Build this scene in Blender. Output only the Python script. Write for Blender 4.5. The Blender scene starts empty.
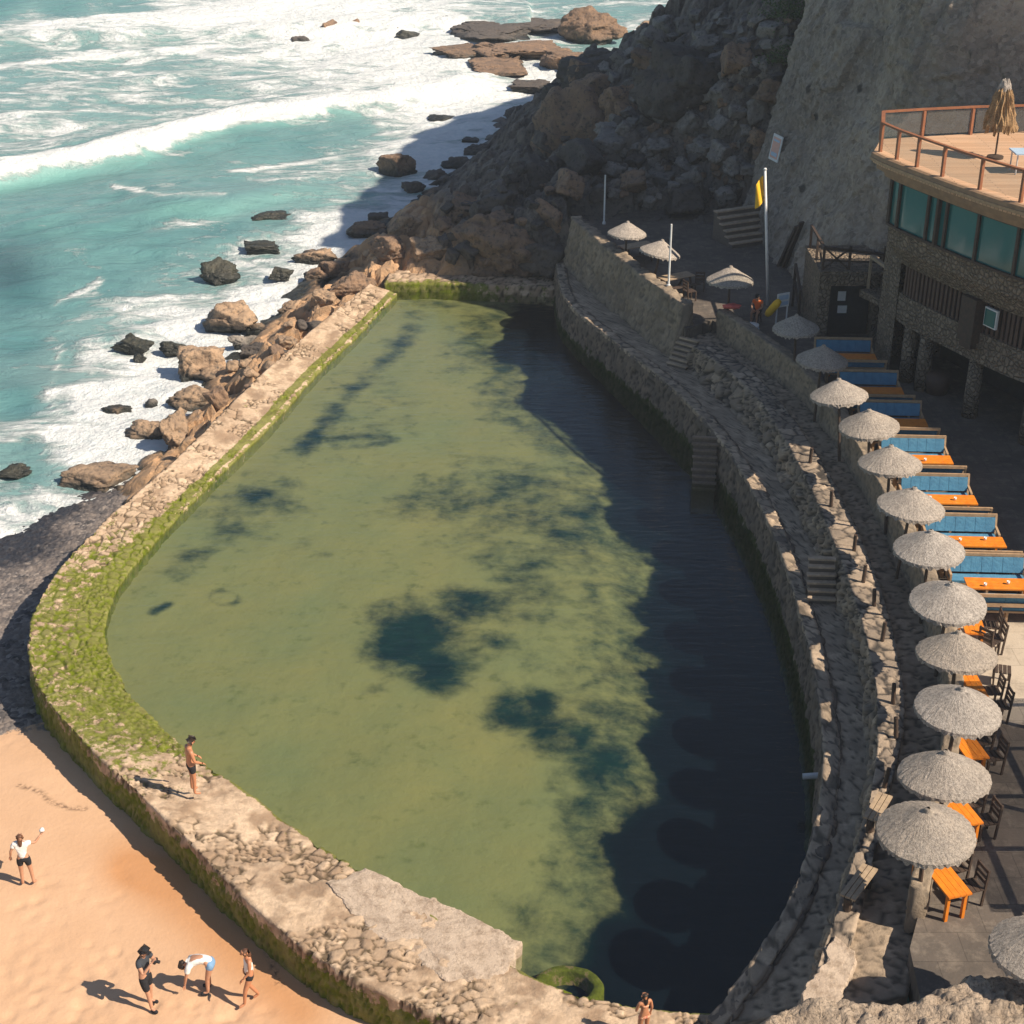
import bpy, math, random
import numpy as np
from mathutils import Vector, Matrix
random.seed(7)
S = bpy.context.scene
COL = S.collection
# ------------------------------------------------------------------ camera model
FPX = 1550.0
PITCH = math.atan(788 / FPX)
CZ = 26.7
cF = np.array([0, math.cos(PITCH), -math.sin(PITCH)])
cU = np.array([0, math.sin(PITCH), math.cos(PITCH)])
cR = np.array([1.0, 0, 0])
C0 = np.array([0, 0, CZ])

def at(x, y, z):
    d = cF + cR * (x - 512) / FPX - cU * (y - 512) / FPX
    return C0 + d * (z - CZ) / d[2]

def ats(pts, z=None):
    return np.array([at(p[0], p[1], z if len(p) < 3 else p[2]) for p in pts])

def pxof(P):
    q = np.asarray(P, float) - C0
    zo = q @ cF
    return 512 + FPX * (q @ cR) / zo, 512 - FPX * (q @ cU) / zo

# ------------------------------------------------------------------ numpy noise
def _h(ix, iy, iz, s):
    n = (ix.astype(np.int64) * 374761393 + iy.astype(np.int64) * 668265263 + iz.astype(np.int64) * 1274126177 + s * 974634777) & 0xFFFFFFFF
    n = ((n ^ (n >> 13)) * 1274126177) & 0xFFFFFFFF
    n = ((n ^ (n >> 16)) * 2246822519) & 0xFFFFFFFF
    return ((n ^ (n >> 15)) & 0xFFFFFF) / float(0xFFFFFF)

def vn(P, s=0):
    i = np.floor(P).astype(np.int64); f = P - i
    u = f * f * (3 - 2 * f); r = 0
    for a in (0, 1):
        for b in (0, 1):
            for c in (0, 1):
                w = (u[:, 0] if a else 1 - u[:, 0]) * (u[:, 1] if b else 1 - u[:, 1]) * (u[:, 2] if c else 1 - u[:, 2])
                r = r + w * _h(i[:, 0] + a, i[:, 1] + b, i[:, 2] + c, s)
    return r

def fbm(P, sc=1.0, octv=4, s=0, gain=.5):
    P = np.asarray(P, float) * sc; r = 0; a = 1.0; t = 0
    for k in range(octv):
        r = r + a * vn(P, s + k * 17); t += a; a *= gain; P = P * 2.03 + 11.7
    return r / t            # 0..1

def voro(P, sc, s=0):
    P = np.asarray(P, float) * sc
    i = np.floor(P).astype(np.int64); n = len(P)
    f1 = np.full(n, 9.0); f2 = np.full(n, 9.0); cid = np.zeros(n)
    for a in (-1, 0, 1):
        for b in (-1, 0, 1):
            for c in (-1, 0, 1):
                x, y, z = i[:, 0] + a, i[:, 1] + b, i[:, 2] + c
                q = np.stack([x + .1 + .8 * _h(x, y, z, s + 1), y + .1 + .8 * _h(x, y, z, s + 2), z + .1 + .8 * _h(x, y, z, s + 3)], 1)
                d = np.sqrt(((q - P) ** 2).sum(1)); h = _h(x, y, z, s + 4)
                m = d < f1
                f2 = np.where(m, f1, np.minimum(f2, d)); cid = np.where(m, h, cid); f1 = np.where(m, d, f1)
    return f1, f2, cid

def sst(a, b, x):
    t = np.clip((x - a) / (b - a), 0, 1); return t * t * (3 - 2 * t)

def resample(L, n):
    L = np.asarray(L, float)
    d = np.r_[0, np.cumsum(np.linalg.norm(np.diff(L, axis=0), axis=1))]
    # smooth with a light Catmull-like pass: dense linear then box blur
    t = np.linspace(0, d[-1], n)
    return np.stack([np.interp(t, d, L[:, k]) for k in range(L.shape[1])], 1)

def smooth(L, n, it=6):
    P = resample(L, n)
    k = max(1, n // 60)
    for _ in range(it):
        Q = P.copy(); Q[k:-k] = .5 * P[k:-k] + .25 * (P[2 * k:] + P[:-2 * k]); P = Q
    return P

def rbf(pts, vals, lam=.05):
    pts = np.asarray(pts, float); n = len(pts)
    def k(r2): return .5 * r2 * np.log(r2 + 1e-9)
    d2 = ((pts[:, None] - pts[None]) ** 2).sum(2)
    A = np.zeros((n + 3, n + 3)); A[:n, :n] = k(d2) + lam * np.eye(n); A[:n, n] = 1; A[:n, n + 1:] = pts; A[n, :n] = 1; A[n + 1:, :n] = pts.T
    w = np.linalg.solve(A, np.r_[vals, 0, 0, 0])
    def f(Q):
        Q = np.asarray(Q, float); out = np.empty(len(Q))
        for a in range(0, len(Q), 20000):
            q = Q[a:a + 20000]
            out[a:a + 20000] = k(((q[:, None] - pts[None]) ** 2).sum(2)) @ w[:n] + w[n] + q @ w[n + 1:]
        return out
    return f

# ------------------------------------------------------------------ object helpers
def tag(o, label=None, cat=None, group=None, kind=None):
    if label: o['label'] = label
    if cat: o['category'] = cat
    if group: o['group'] = group
    if kind: o['kind'] = kind
    return o

def mk(name, V, F, mat, parent=None, sm=True, attrs=None, origin=None):
    V = np.asarray(V, float)
    if origin is not None: V = V - np.asarray(origin, float)
    me = bpy.data.meshes.new(name)
    me.from_pydata(V.tolist(), [], F.tolist() if hasattr(F, 'tolist') else F)
    if sm: me.polygons.foreach_set('use_smooth', [True] * len(me.polygons))
    for k, a in (attrs or {}).items():
        at_ = me.attributes.new(k, 'FLOAT', 'POINT'); at_.data.foreach_set('value', np.asarray(a, np.float32))
    if mat: me.materials.append(mat)
    me.update()
    o = bpy.data.objects.new(name, me); COL.objects.link(o)
    if origin is not None: o.location = Vector(origin)
    if parent: o.parent = parent
    return o

def empty(name, loc=(0, 0, 0), rz=0, **k):
    o = bpy.data.objects.new(name, None); o.empty_display_size = .3; COL.objects.link(o)
    o.location = Vector(loc); o.rotation_euler = (0, 0, rz)
    return tag(o, **k)

def copytree(o, parent=None):
    c = o.copy(); COL.objects.link(c); c.parent = parent
    for ch in [x for x in KIDS(o)]: copytree(ch, c)
    return c

def KIDS(o): return list(o.children)

def gridF(n, m, flip=False):
    i, j = np.meshgrid(np.arange(n - 1), np.arange(m - 1), indexing='ij')
    a = (i * m + j).ravel()
    q = np.stack([a, a + m, a + m + 1, a + 1], 1)
    return q[:, ::-1] if flip else q

class MB:
    def __init__(s): s.v = []; s.f = []
    def add(s, v, f):
        b = len(s.v); s.v += [tuple(x) for x in v]; s.f += [[b + i for i in q] for q in f]; return s
    def box(s, c, d, rz=0, rx=0, ry=0):
        m = Matrix.Translation(Vector(c)) @ Matrix.Rotation(rz, 4, 'Z') @ Matrix.Rotation(rx, 4, 'X') @ Matrix.Rotation(ry, 4, 'Y')
        x, y, z = d[0] / 2, d[1] / 2, d[2] / 2
        v = [m @ Vector(q) for q in ((-x, -y, -z), (x, -y, -z), (x, y, -z), (-x, y, -z), (-x, -y, z), (x, -y, z), (x, y, z), (-x, y, z))]
        return s.add(v, [(3, 2, 1, 0), (4, 5, 6, 7), (0, 1, 5, 4), (1, 2, 6, 5), (2, 3, 7, 6), (3, 0, 4, 7)])
    def beam(s, p, q, w, h=None):
        p, q = Vector(p), Vector(q); d = (q - p); L = d.length; d.normalize(); h = h or w
        up = Vector((0, 0, 1)) if abs(d.z) < .95 else Vector((0, 1, 0))
        a = d.cross(up).normalized() * w / 2; b = a.cross(d).normalized() * h / 2
        v = [p - a - b, p + a - b, p + a + b, p - a + b, q - a - b, q + a - b, q + a + b, q - a + b]
        return s.add(v, [(0, 1, 2, 3), (7, 6, 5, 4), (4, 5, 1, 0), (5, 6, 2, 1), (6, 7, 3, 2), (7, 4, 0, 3)])
    def cyl(s, p, q, r0, r1=None, n=10):
        p, q = Vector(p), Vector(q); d = (q - p).normalized(); r1 = r0 if r1 is None else r1
        up = Vector((0, 0, 1)) if abs(d.z) < .95 else Vector((1, 0, 0))
        a = d.cross(up).normalized(); b = d.cross(a)
        v = []
        for (c, r) in ((p, r0), (q, r1)):
            for k in range(n):
                t = 2 * math.pi * k / n; v.append(c + a * r * math.cos(t) + b * r * math.sin(t))
        f = [(k, n + k, n + (k + 1) % n, (k + 1) % n) for k in range(n)] + [tuple(range(n)), tuple(range(2 * n - 1, n - 1, -1))]
        return s.add(v, f)
    def lathe(s, prof, n=16, c=(0, 0, 0)):
        v = []; m = len(prof)
        for k in range(n):
            t = 2 * math.pi * k / n
            for r, z in prof: v.append((c[0] + r * math.cos(t), c[1] + r * math.sin(t), c[2] + z))
        f = []
        for k in range(n):
            for j in range(m - 1): f.append((k * m + j, ((k + 1) % n) * m + j, ((k + 1) % n) * m + j + 1, k * m + j + 1))
        return s.add(v, f)
    def build(s, name, mat, parent=None, sm=False, origin=None):
        return mk(name, s.v, s.f, mat, parent, sm, None, origin)

# ------------------------------------------------------------------ material DSL
class NT:
    def __init__(s, name):
        s.m = bpy.data.materials.new(name); s.m.use_nodes = True; s.t = s.m.node_tree; s.t.nodes.clear()
        s.out = s.t.nodes.new('ShaderNodeOutputMaterial')
    def n(s, typ, ins=None, **props):
        nd = s.t.nodes.new('ShaderNode' + typ)
        for k, v in props.items(): setattr(nd, k, v)
        for k, v in (ins or {}).items(): s.set(nd.inputs[k], v)
        return nd
    def set(s, sock, v):
        if isinstance(v, bpy.types.NodeSocket): s.t.links.new(v, sock)
        elif isinstance(v, bpy.types.Node): s.t.links.new(v.outputs[0], sock)
        else:
            if isinstance(v, (tuple, list)) and len(v) == 3 and sock.type == 'RGBA': v = (*v, 1)
            sock.default_value = v
    def attr(s, n): return s.n('Attribute', attribute_name=n).outputs['Fac']
    def obj(s): return s.n('TexCoord').outputs['Object']
    def noise(s, scale, detail=4, rough=.55, vec=None, dist=0, out='Fac'):
        return s.n('TexNoise', {'Vector': vec or s.obj(), 'Scale': scale, 'Detail': detail, 'Roughness': rough, 'Distortion': dist}).outputs[out]
    def math(s, op, a, b=0.0, c=0.0, clamp=False):
        nd = s.n('Math', operation=op, use_clamp=clamp)
        for i, v in enumerate((a, b, c)): s.set(nd.inputs[i], v)
        return nd.outputs[0]
    def mr(s, v, a, b, c=0.0, d=1.0, smooth=False):
        nd = s.n('MapRange', {'Value': v, 'From Min': a, 'From Max': b, 'To Min': c, 'To Max': d})
        if smooth: nd.interpolation_type = 'SMOOTHSTEP'
        return nd.outputs[0]
    def mix(s, f, a, b, mode='MIX'):
        nd = s.n('Mix', data_type='RGBA', blend_type=mode); nd.clamp_factor = True
        s.set(nd.inputs['Factor'], f); s.set(nd.inputs[6], a); s.set(nd.inputs[7], b)
        return nd.outputs[2]
    def ramp(s, v, stops):
        nd = s.n('ValToRGB', {'Fac': v}); cr = nd.color_ramp
        while len(cr.elements) < len(stops): cr.elements.new(.5)
        for e, (p, c) in zip(cr.elements, stops): e.position = p; e.color = (*c, 1)
        return nd.outputs[0]
    def bump(s, h, dist=.05, st=1.0): return s.n('Bump', {'Height': h, 'Distance': dist, 'Strength': st}).outputs[0]
    def pbr(s, col, rough=.85, nor=None, **k):
        d = {'Base Color': col, 'Roughness': rough}
        if nor: d['Normal'] = nor
        if not isinstance(rough, (int, float)) or rough > .8: k.setdefault('Specular_IOR_Level', .5 if not isinstance(rough, (int, float)) else .12)
        d.update({a.replace('_', ' '): b for a, b in k.items()})
        p = s.n('BsdfPrincipled', d); s.t.links.new(p.outputs[0], s.out.inputs[0]); return s.m

def simple(name, c1, c2=None, scale=6, rough=.8, bump=.0, bscale=20, **k):
    t = NT(name); c2 = c2 or tuple(x * .7 for x in c1)
    col = t.mix(t.mr(t.noise(scale, 5, .6), .35, .65), c1, c2)
    return t.pbr(col, rough, t.bump(t.noise(bscale, 5, .6), bump) if bump else None, **k)
# ------------------------------------------------------------------ materials
def stone_mat(name, ca, cb, mortar, moss=(.10, .16, .015), dirt=None, rough=.9, fine=9):
    """masonry: per-stone tint (cell), joints (joint), growth of moss (moss)"""
    t = NT(name)
    c = t.mix(t.attr('cell'), ca, cb)
    n1 = t.noise(fine, 6, .65)
    c = t.mix(t.mr(n1, .3, .75, .0, .75), c, tuple(x * .45 for x in ca))
    c = t.mix(t.mr(t.noise(.7, 4, .6), .45, .7, 0, .6), c, dirt or tuple(x * .6 for x in cb))
    c = t.mix(t.attr('joint'), c, mortar)
    n2 = t.noise(2.6, 6, .7)
    mf = t.mr(t.math('ADD', t.attr('moss'), t.mr(n2, .25, .75, -.62, .62)), .36, .60, 0, 1, True)
    mc = t.mix(t.mr(t.noise(5, 5, .7), .3, .7), moss, tuple(x * .38 for x in moss))
    mf = t.math('MULTIPLY', mf, t.mr(t.attr('joint'), 0, 1, .8, 1.0))
    c = t.mix(mf, c, mc)
    return t.pbr(c, rough, t.bump(t.noise(14, 6, .7), .035))

def rock_mat(name, ca, cb, cc, wet=0.0, scale=1.0, rough=.88):
    t = NT(name)
    g = t.n('NewGeometry').outputs['Position']
    c = t.mix(t.mr(t.noise(.9 * scale, 7, .65, g, .6), .32, .68), ca, cb)
    c = t.mix(t.mr(t.noise(4 * scale, 6, .7, g), .52, .66), c, cc)
    oi = t.n('ObjectInfo').outputs['Random']
    c = t.mix(t.mr(oi, 0, 1, 0, .35), c, cc)
    z = t.n('SeparateXYZ', {0: g}).outputs['Z']
    w = t.mr(t.math('ADD', z, t.mr(t.noise(1.2, 4, .6, g), 0, 1, -.5, .5)), -2.0, -1.4, 1, 0, True)
    c = t.mix(w, c, (.018, .019, .014))
    h = t.math('ADD', t.math('MULTIPLY', t.noise(2.2 * scale, 8, .7, g, .4), 1.0), t.math('MULTIPLY', t.n('TexVoronoi', {'Vector': g, 'Scale': 2.6 * scale}, feature='DISTANCE_TO_EDGE').outputs[0], .5))
    return t.pbr(c, t.mr(w, 0, 1, rough, .35), t.bump(h, .16))

M = {}
M['seawall'] = stone_mat('sea wall masonry', (.76, .57, .40), (.32, .215, .14), (.10, .072, .045), (.17, .21, .012), dirt=(.34, .23, .15), fine=7)
M['quay'] = stone_mat('quay masonry', (.33, .25, .185), (.19, .155, .125), (.065, .055, .047), (.05, .07, .01), dirt=(.11, .095, .085))
M['path'] = stone_mat('path paving', (.62, .475, .34), (.37, .29, .215), (.13, .105, .08), (.07, .08, .02), fine=5)
M['midrock'] = stone_mat('rubble wall', (.58, .45, .33), (.24, .195, .16), (.06, .053, .048), (.05, .06, .015), dirt=(.14, .12, .10), fine=4)
M['terwall'] = stone_mat('terrace wall stone', (.42, .33, .24), (.30, .24, .18), (.17, .14, .11), (.06, .06, .02), fine=6)
M['rock_tan'] = rock_mat('tan rock', (.53, .355, .22), (.33, .225, .15), (.09, .075, .06))
M['rock_grey'] = rock_mat('grey brown rock', (.32, .28, .24), (.20, .175, .155), (.09, .08, .072))
M['rock_dark'] = rock_mat('dark rock', (.15, .12, .10), (.09, .075, .065), (.04, .036, .032))
M['rock_wet'] = rock_mat('wet rock', (.05, .052, .035), (.035, .036, .03), (.09, .075, .05), rough=.5)
M['rock_brown'] = rock_mat('brown rock', (.36, .22, .13), (.20, .135, .095), (.07, .056, .045))
M['cliff'] = rock_mat('cliff rock', (.20, .17, .145), (.115, .10, .09), (.055, .05, .046), scale=.5)
M['ledge'] = rock_mat('pale gravel rock', (.64, .50, .37), (.42, .32, .235), (.16, .13, .10), scale=3)

t = NT('terrain rock')
g = t.n('NewGeometry').outputs['Position']
c = t.mix(t.mr(t.noise(.35, 7, .65, g, .6), .35, .65), (.24, .195, .16), (.15, .13, .115))
c = t.mix(t.mr(t.noise(2.5, 7, .7, g), .5, .68), c, (.05, .045, .04))
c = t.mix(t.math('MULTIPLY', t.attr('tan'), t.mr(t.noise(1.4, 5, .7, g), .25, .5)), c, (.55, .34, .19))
z = t.n('SeparateXYZ', {0: g}).outputs['Z']
w = t.mr(t.math('ADD', z, t.mr(t.noise(1.2, 4, .6, g), 0, 1, -.5, .5)), -1.95, -1.35, 1, 0, True)
c = t.mix(w, c, (.02, .021, .016))
M['terrain'] = t.pbr(c, t.mr(w, 0, 1, .9, .4), t.bump(t.noise(1.8, 9, .72, g, .5), .3))

# retaining wall: weathered sprayed concrete over masonry
t = NT('retaining wall')
g = t.n('NewGeometry').outputs['Position']
c = t.mix(t.mr(t.noise(.16, 6, .6, g), .38, .62), (.45, .37, .29), (.27, .225, .185))
c = t.mix(t.mr(t.noise(1.6, 7, .72, g), .5, .72, 0, .7), c, (.11, .098, .09))
vs = t.n('SeparateColor', {0: t.n('TexVoronoi', {'Vector': t.mix(.12, g, t.n('TexNoise', {'Vector': g, 'Scale': 2.0, 'Detail': 5}).outputs['Color']), 'Scale': 6.5}).outputs['Color']}).outputs[0]
c = t.mix(t.mr(vs, .5, 1.0, 0, .34), c, (.52, .45, .38)); c = t.mix(t.mr(vs, .0, .3, .4, 0), c, (.12, .105, .095))
st = t.noise(1.0, 5, .6, t.n('Mapping', {'Vector': g, 'Scale': (.5, .5, .06)}).outputs[0])
c = t.mix(t.mr(st, .56, .72, 0, .6), c, (.10, .088, .078))
sp = t.n('TexVoronoi', {'Vector': g, 'Scale': .45, 'Randomness': 1.0}).outputs['Distance']
c = t.mix(t.mr(sp, .08, .14, .8, 0), c, (.03, .028, .027))
br = t.n('TexVoronoi', {'Vector': g, 'Scale': 4.3}, feature='DISTANCE_TO_EDGE').outputs[0]
M['retain'] = t.pbr(c, .92, t.bump(t.math('ADD', t.noise(2.4, 8, .72, g), t.mr(br, 0, .12, 0, .16)), .16))

# rough rubble stone used on the building
t = NT('rubble stone')
g = t.n('NewGeometry').outputs['Position']
vo = t.n('TexVoronoi', {'Vector': g, 'Scale': 5.2}); vd = t.n('TexVoronoi', {'Vector': g, 'Scale': 5.2}, feature='DISTANCE_TO_EDGE').outputs[0]
r = t.n('SeparateColor', {0: vo.outputs['Color']}).outputs[0]
c = t.mix(r, (.34, .265, .195), (.20, .155, .115))
c = t.mix(t.mr(t.noise(9, 5, .7, g), .4, .7, 0, .6), c, (.14, .115, .09))
c = t.mix(t.mr(vd, 0, .07, .7, 0), c, (.12, .10, .08))
M['rubble'] = t.pbr(c, .92, t.bump(t.mr(vd, 0, .2), .08))

t = NT('concrete')
c = t.mix(t.mr(t.noise(1.2, 6, .65), .35, .7), (.56, .45, .35), (.42, .325, .25))
c = t.mix(t.mr(t.noise(3.2, 8, .78), .46, .66, 0, .85), c, (.24, .175, .125))
M['concrete'] = t.pbr(c, .9, t.bump(t.noise(11, 7, .7), .04))

# terrace floor
t = NT('terrace paving')
g = t.n('NewGeometry').outputs['Position']
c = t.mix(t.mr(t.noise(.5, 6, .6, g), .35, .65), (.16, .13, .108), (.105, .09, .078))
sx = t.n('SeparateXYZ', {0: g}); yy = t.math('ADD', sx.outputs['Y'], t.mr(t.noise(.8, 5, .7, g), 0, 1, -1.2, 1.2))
pb = t.math('MULTIPLY', t.mr(yy, 33.6, 34.2), t.mr(yy, 39.0, 39.8, 1, 0))  # pale strip of sunlight painted into the paving colour
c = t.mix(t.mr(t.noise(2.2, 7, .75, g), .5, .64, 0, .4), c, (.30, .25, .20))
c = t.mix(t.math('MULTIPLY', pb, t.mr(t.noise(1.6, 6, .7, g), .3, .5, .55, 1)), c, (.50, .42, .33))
bk = t.n('TexBrick', {'Vector': g, 'Scale': 1.0, 'Mortar Size': .012, 'Color1': (1, 1, 1, 1), 'Color2': (.85, .85, .85, 1), 'Mortar': (.4, .4, .4, 1), 'Brick Width': 1.3, 'Row Height': .9}).outputs[0]
c = t.mix(.5, c, bk, 'MULTIPLY')
M['terrace'] = t.pbr(c, .85, t.bump(t.noise(6, 6, .7, g), .02))

# sand / shingle
t = NT('beach sand')
g = t.n('NewGeometry').outputs['Position']
c = t.mix(t.mr(t.noise(.45, 5, .6, g), .3, .7), (.60, .385, .24), (.54, .335, .20))
c = t.mix(t.mr(t.noise(26, 4, .7, g), .45, .8, 0, .35), c, (.40, .23, .13))
c = t.mix(t.attr('wet'), c, (.47, .235, .105))
vo = t.n('TexVoronoi', {'Vector': g, 'Scale': 6.5}); r = t.n('SeparateColor', {0: vo.outputs['Color']}).outputs[0]
pe = t.ramp(r, [(0, (.035, .033, .036)), (.45, (.10, .09, .09)), (.8, (.22, .19, .175)), (1, (.34, .29, .25))])
pe = t.mix(t.mr(t.noise(1.1, 6, .65, g), .4, .62), pe, (.20, .165, .145))
pe = t.mix(t.attr('wetpeb'), pe, (.028, .028, .034))
pf = t.mr(t.math('ADD', t.attr('pebble'), t.mr(t.noise(1.4, 6, .7, g), .2, .8, -.4, .4)), .4, .6, 0, 1, True)
c = t.mix(pf, c, pe)
c = t.mix(t.math('MULTIPLY', t.attr('weed'), t.mr(t.noise(7, 4, .7, g), .42, .55)), c, (.10, .055, .03))
hh = t.math('ADD', t.math('MULTIPLY', t.noise(7, 5, .6, g), .35), t.math('MULTIPLY', pf, t.math('SUBTRACT', 1.0, vo.outputs['Distance'])))
M['sand'] = t.pbr(c, t.mr(t.attr('wetpeb'), 0, 1, .93, .5), t.bump(hh, .05))

# sea
t = NT('sea water')
g = t.n('NewGeometry').outputs['Position']
mp = t.n('Mapping', {'Vector': g, 'Rotation': (0, 0, math.radians(-38)), 'Scale': (.62, 1.25, 1.0)}).outputs[0]
n1 = t.noise(.17, 9, .68, mp, 1.0)
n2 = t.noise(.75, 7, .7, mp, .8)
nn = t.math('ADD', t.math('MULTIPLY', n1, .62), t.math('MULTIPLY', n2, .38))
val = t.math('ADD', t.attr('foam'), t.math('MULTIPLY', t.math('SUBTRACT', nn, .5), 2.7))
ms = t.mr(val, .40, .80, 0, 1, True)
wc = t.mix(t.mr(t.noise(.07, 5, .6, g), .35, .68), (.055, .18, .195), (.10, .25, .245))
wc = t.mix(t.attr('crest'), wc, (.14, .35, .32))
wc = t.mix(t.attr('deep'), wc, (.012, .05, .07))
wc = t.mix(t.mr(t.attr('foam'), .1, .85, .04, .7), wc, (.34, .47, .455))
fc = t.mix(t.mr(t.noise(2.2, 6, .7, g), .3, .7), (.86, .86, .85), (.66, .72, .73))
c = t.mix(ms, wc, fc)
hb = t.math('ADD', t.math('MULTIPLY', t.noise(.55, 7, .62, mp, .6), 1.0), t.math('MULTIPLY', t.math('MULTIPLY', ms, t.noise(1.8, 6, .7, g)), .9))
M['sea'] = t.pbr(c, t.mr(ms, 0, 1, .22, .9), t.bump(hb, .55, .8), IOR=1.33)

# pool
t = NT('pool water')
g = t.n('NewGeometry').outputs['Position']
mp = t.n('Mapping', {'Vector': g, 'Scale': (.9, 3.4, 1)}).outputs[0]
rip = t.math('ADD', t.noise(1.15, 4, .55, mp, .3), t.math('MULTIPLY', t.noise(.35, 3, .5, mp), .8))
nb = t.bump(rip, .035, .7)
tr = t.n('BsdfTransparent', {'Color': (.75, .80, .69, 1)})
gl = t.n('BsdfGlossy', {'Color': (1, 1, 1, 1), 'Roughness': .06, 'Normal': nb})
fr = t.math('MULTIPLY_ADD', t.math('POWER', t.n('LayerWeight', {'Blend': .5, 'Normal': nb}).outputs['Facing'], 5.0), .96, .03)
df = t.n('BsdfDiffuse', {'Color': (.16, .21, .13, 1)})
tx = t.n('MixShader', {0: .0, 1: tr.outputs[0], 2: df.outputs[0]})
mx = t.n('MixShader', {0: fr, 1: tx.outputs[0], 2: gl.outputs[0]})
t.t.links.new(mx.outputs[0], t.out.inputs[0]); M['pool'] = t.m

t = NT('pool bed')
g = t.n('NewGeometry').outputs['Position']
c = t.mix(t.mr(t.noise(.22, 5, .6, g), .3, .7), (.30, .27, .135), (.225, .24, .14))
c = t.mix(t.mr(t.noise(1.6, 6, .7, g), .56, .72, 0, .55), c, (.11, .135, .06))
af = t.math('ADD', t.attr('weed'), t.math('MULTIPLY', t.math('SUBTRACT', t.noise(.8, 9, .68, g, .15), .5), 1.7))  # attribute holds weed patches and painted shade together
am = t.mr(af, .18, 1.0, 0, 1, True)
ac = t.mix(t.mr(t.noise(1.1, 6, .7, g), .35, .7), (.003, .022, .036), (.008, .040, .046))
ac = t.mix(t.attr('wall_shade'), ac, (.0006, .005, .014))  # near-black tone paints the shade beside the right wall
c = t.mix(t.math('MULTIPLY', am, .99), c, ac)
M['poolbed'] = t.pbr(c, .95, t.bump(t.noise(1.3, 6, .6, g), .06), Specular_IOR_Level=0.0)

# straw
def straw_mat(name, a, b):
    t = NT(name)
    c = t.mix(t.attr('cell'), a, b)
    c = t.mix(t.mr(t.n('ObjectInfo').outputs['Random'], 0, 1, 0, .55), c, (.46, .36, .26))
    c = t.mix(t.mr(t.noise(2.5, 4, .6), .45, .7, 0, .5), c, tuple(x * .6 for x in b))
    c = t.mix(t.mr(t.noise(16, 6, .75), .42, .66, 0, .85), c, tuple(x * .32 for x in b))
    c = t.mix(t.mr(t.noise(50, 3, .7), .5, .75, 0, .6), c, tuple(min(1, x * 1.5) for x in a))
    return t.pbr(c, .95, t.bump(t.noise(34, 4, .8), .05))
M['straw'] = straw_mat('grey straw', (.60, .54, .48), (.42, .37, .33))
M['straw_tan'] = straw_mat('golden straw', (.55, .34, .16), (.40, .23, .10))
M['wood_dark'] = simple('dark timber', (.075, .045, .03), (.045, .03, .022), 8, .7)
M['wood_red'] = simple('red brown timber', (.30, .115, .05), (.21, .08, .04), 5, .55)
M['wood_light'] = simple('weathered timber', (.42, .31, .20), (.30, .22, .15), 7, .75)
M['wood_bench'] = simple('pale timber', (.46, .30, .17), (.33, .21, .12), 6, .7)
M['orange'] = simple('orange varnished wood', (.78, .25, .018), (.66, .18, .012), 5, .45)
M['blue'] = simple('blue cushion cloth', (.095, .255, .385), (.07, .195, .315), 4, .9, .02, 9)
M['slats'] = simple('brown slats', (.10, .055, .035), (.07, .04, .03), 5, .7)
M['black'] = simple('black', (.02, .02, .022), (.03, .03, .03), 6, .7)
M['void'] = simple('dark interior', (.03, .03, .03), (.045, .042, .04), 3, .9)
M['white'] = simple('white paint', (.75, .74, .72), (.66, .66, .65), 5, .6)
M['metal'] = simple('galvanised metal', (.55, .55, .55), (.45, .45, .46), 8, .4)
t = NT('deck boards')
g = t.n('NewGeometry').outputs['Position']
wv = t.n('TexBrick', {'Vector': g, 'Scale': 1.0, 'Mortar Size': .012, 'Color1': (.64, .40, .245, 1), 'Color2': (.50, .30, .175, 1), 'Mortar': (.16, .09, .05, 1), 'Brick Width': 2.6, 'Row Height': .16}).outputs[0]
c = t.mix(t.mr(t.noise(.8, 6, .7, g), .4, .7, 0, .5), wv, (.42, .30, .21))
M['deck'] = t.pbr(c, .7)
M['fascia'] = simple('fascia boards', (.36, .22, .125), (.25, .155, .095), 3, .7)
M['yellow'] = simple('yellow flag cloth', (.85, .50, .02), (.75, .42, .02), 4, .8)
M['jacket'] = simple('orange jacket cloth', (.85, .16, .02), (.75, .13, .02), 9, .8)
M['pink'] = simple('pink towel', (.72, .16, .14), (.6, .12, .12), 9, .9)
M['lblue'] = simple('pale blue plastic', (.42, .55, .68), (.36, .48, .62), 5, .5)
M['skin'] = simple('skin', (.50, .265, .165), (.44, .22, .13), 8, .55)
M['skin_tan'] = simple('tanned skin', (.50, .22, .115), (.42, .18, .09), 8, .5)
M['hair'] = simple('dark hair', (.035, .02, .013), (.02, .013, .01), 30, .6)
M['hair_brown'] = simple('brown hair', (.14, .06, .028), (.08, .035, .018), 30, .6)
M['c_white'] = simple('white cloth', (.78, .77, .75), (.70, .69, .68), 8, .9, .02, 14)
M['c_black'] = simple('black cloth', (.022, .022, .025), (.03, .03, .034), 8, .9, .02, 14)
M['c_slate'] = simple('slate cloth', (.055, .062, .075), (.045, .05, .06), 8, .9, .02, 14)
M['c_denim'] = simple('blue denim', (.20, .34, .52), (.16, .28, .45), 12, .9, .02, 14)
M['c_red'] = simple('patterned swimwear', (.55, .09, .06), (.7, .5, .3), 22, .8)
M['poster'] = simple('poster paper', (.78, .44, .32), (.66, .40, .34), 3, .8)
t = NT('teal window glass')
M['glass'] = t.pbr(t.mix(t.noise(.5, 3), (.012, .10, .10), (.022, .15, .145)), .08, None, IOR=1.5)
t = NT('clear panel glass')
mx = t.n('MixShader', {0: .07, 1: t.n('BsdfTransparent', {'Color': (.86, .88, .86, 1)}).outputs[0], 2: t.n('BsdfGlossy', {'Roughness': .05}).outputs[0]})
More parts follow.
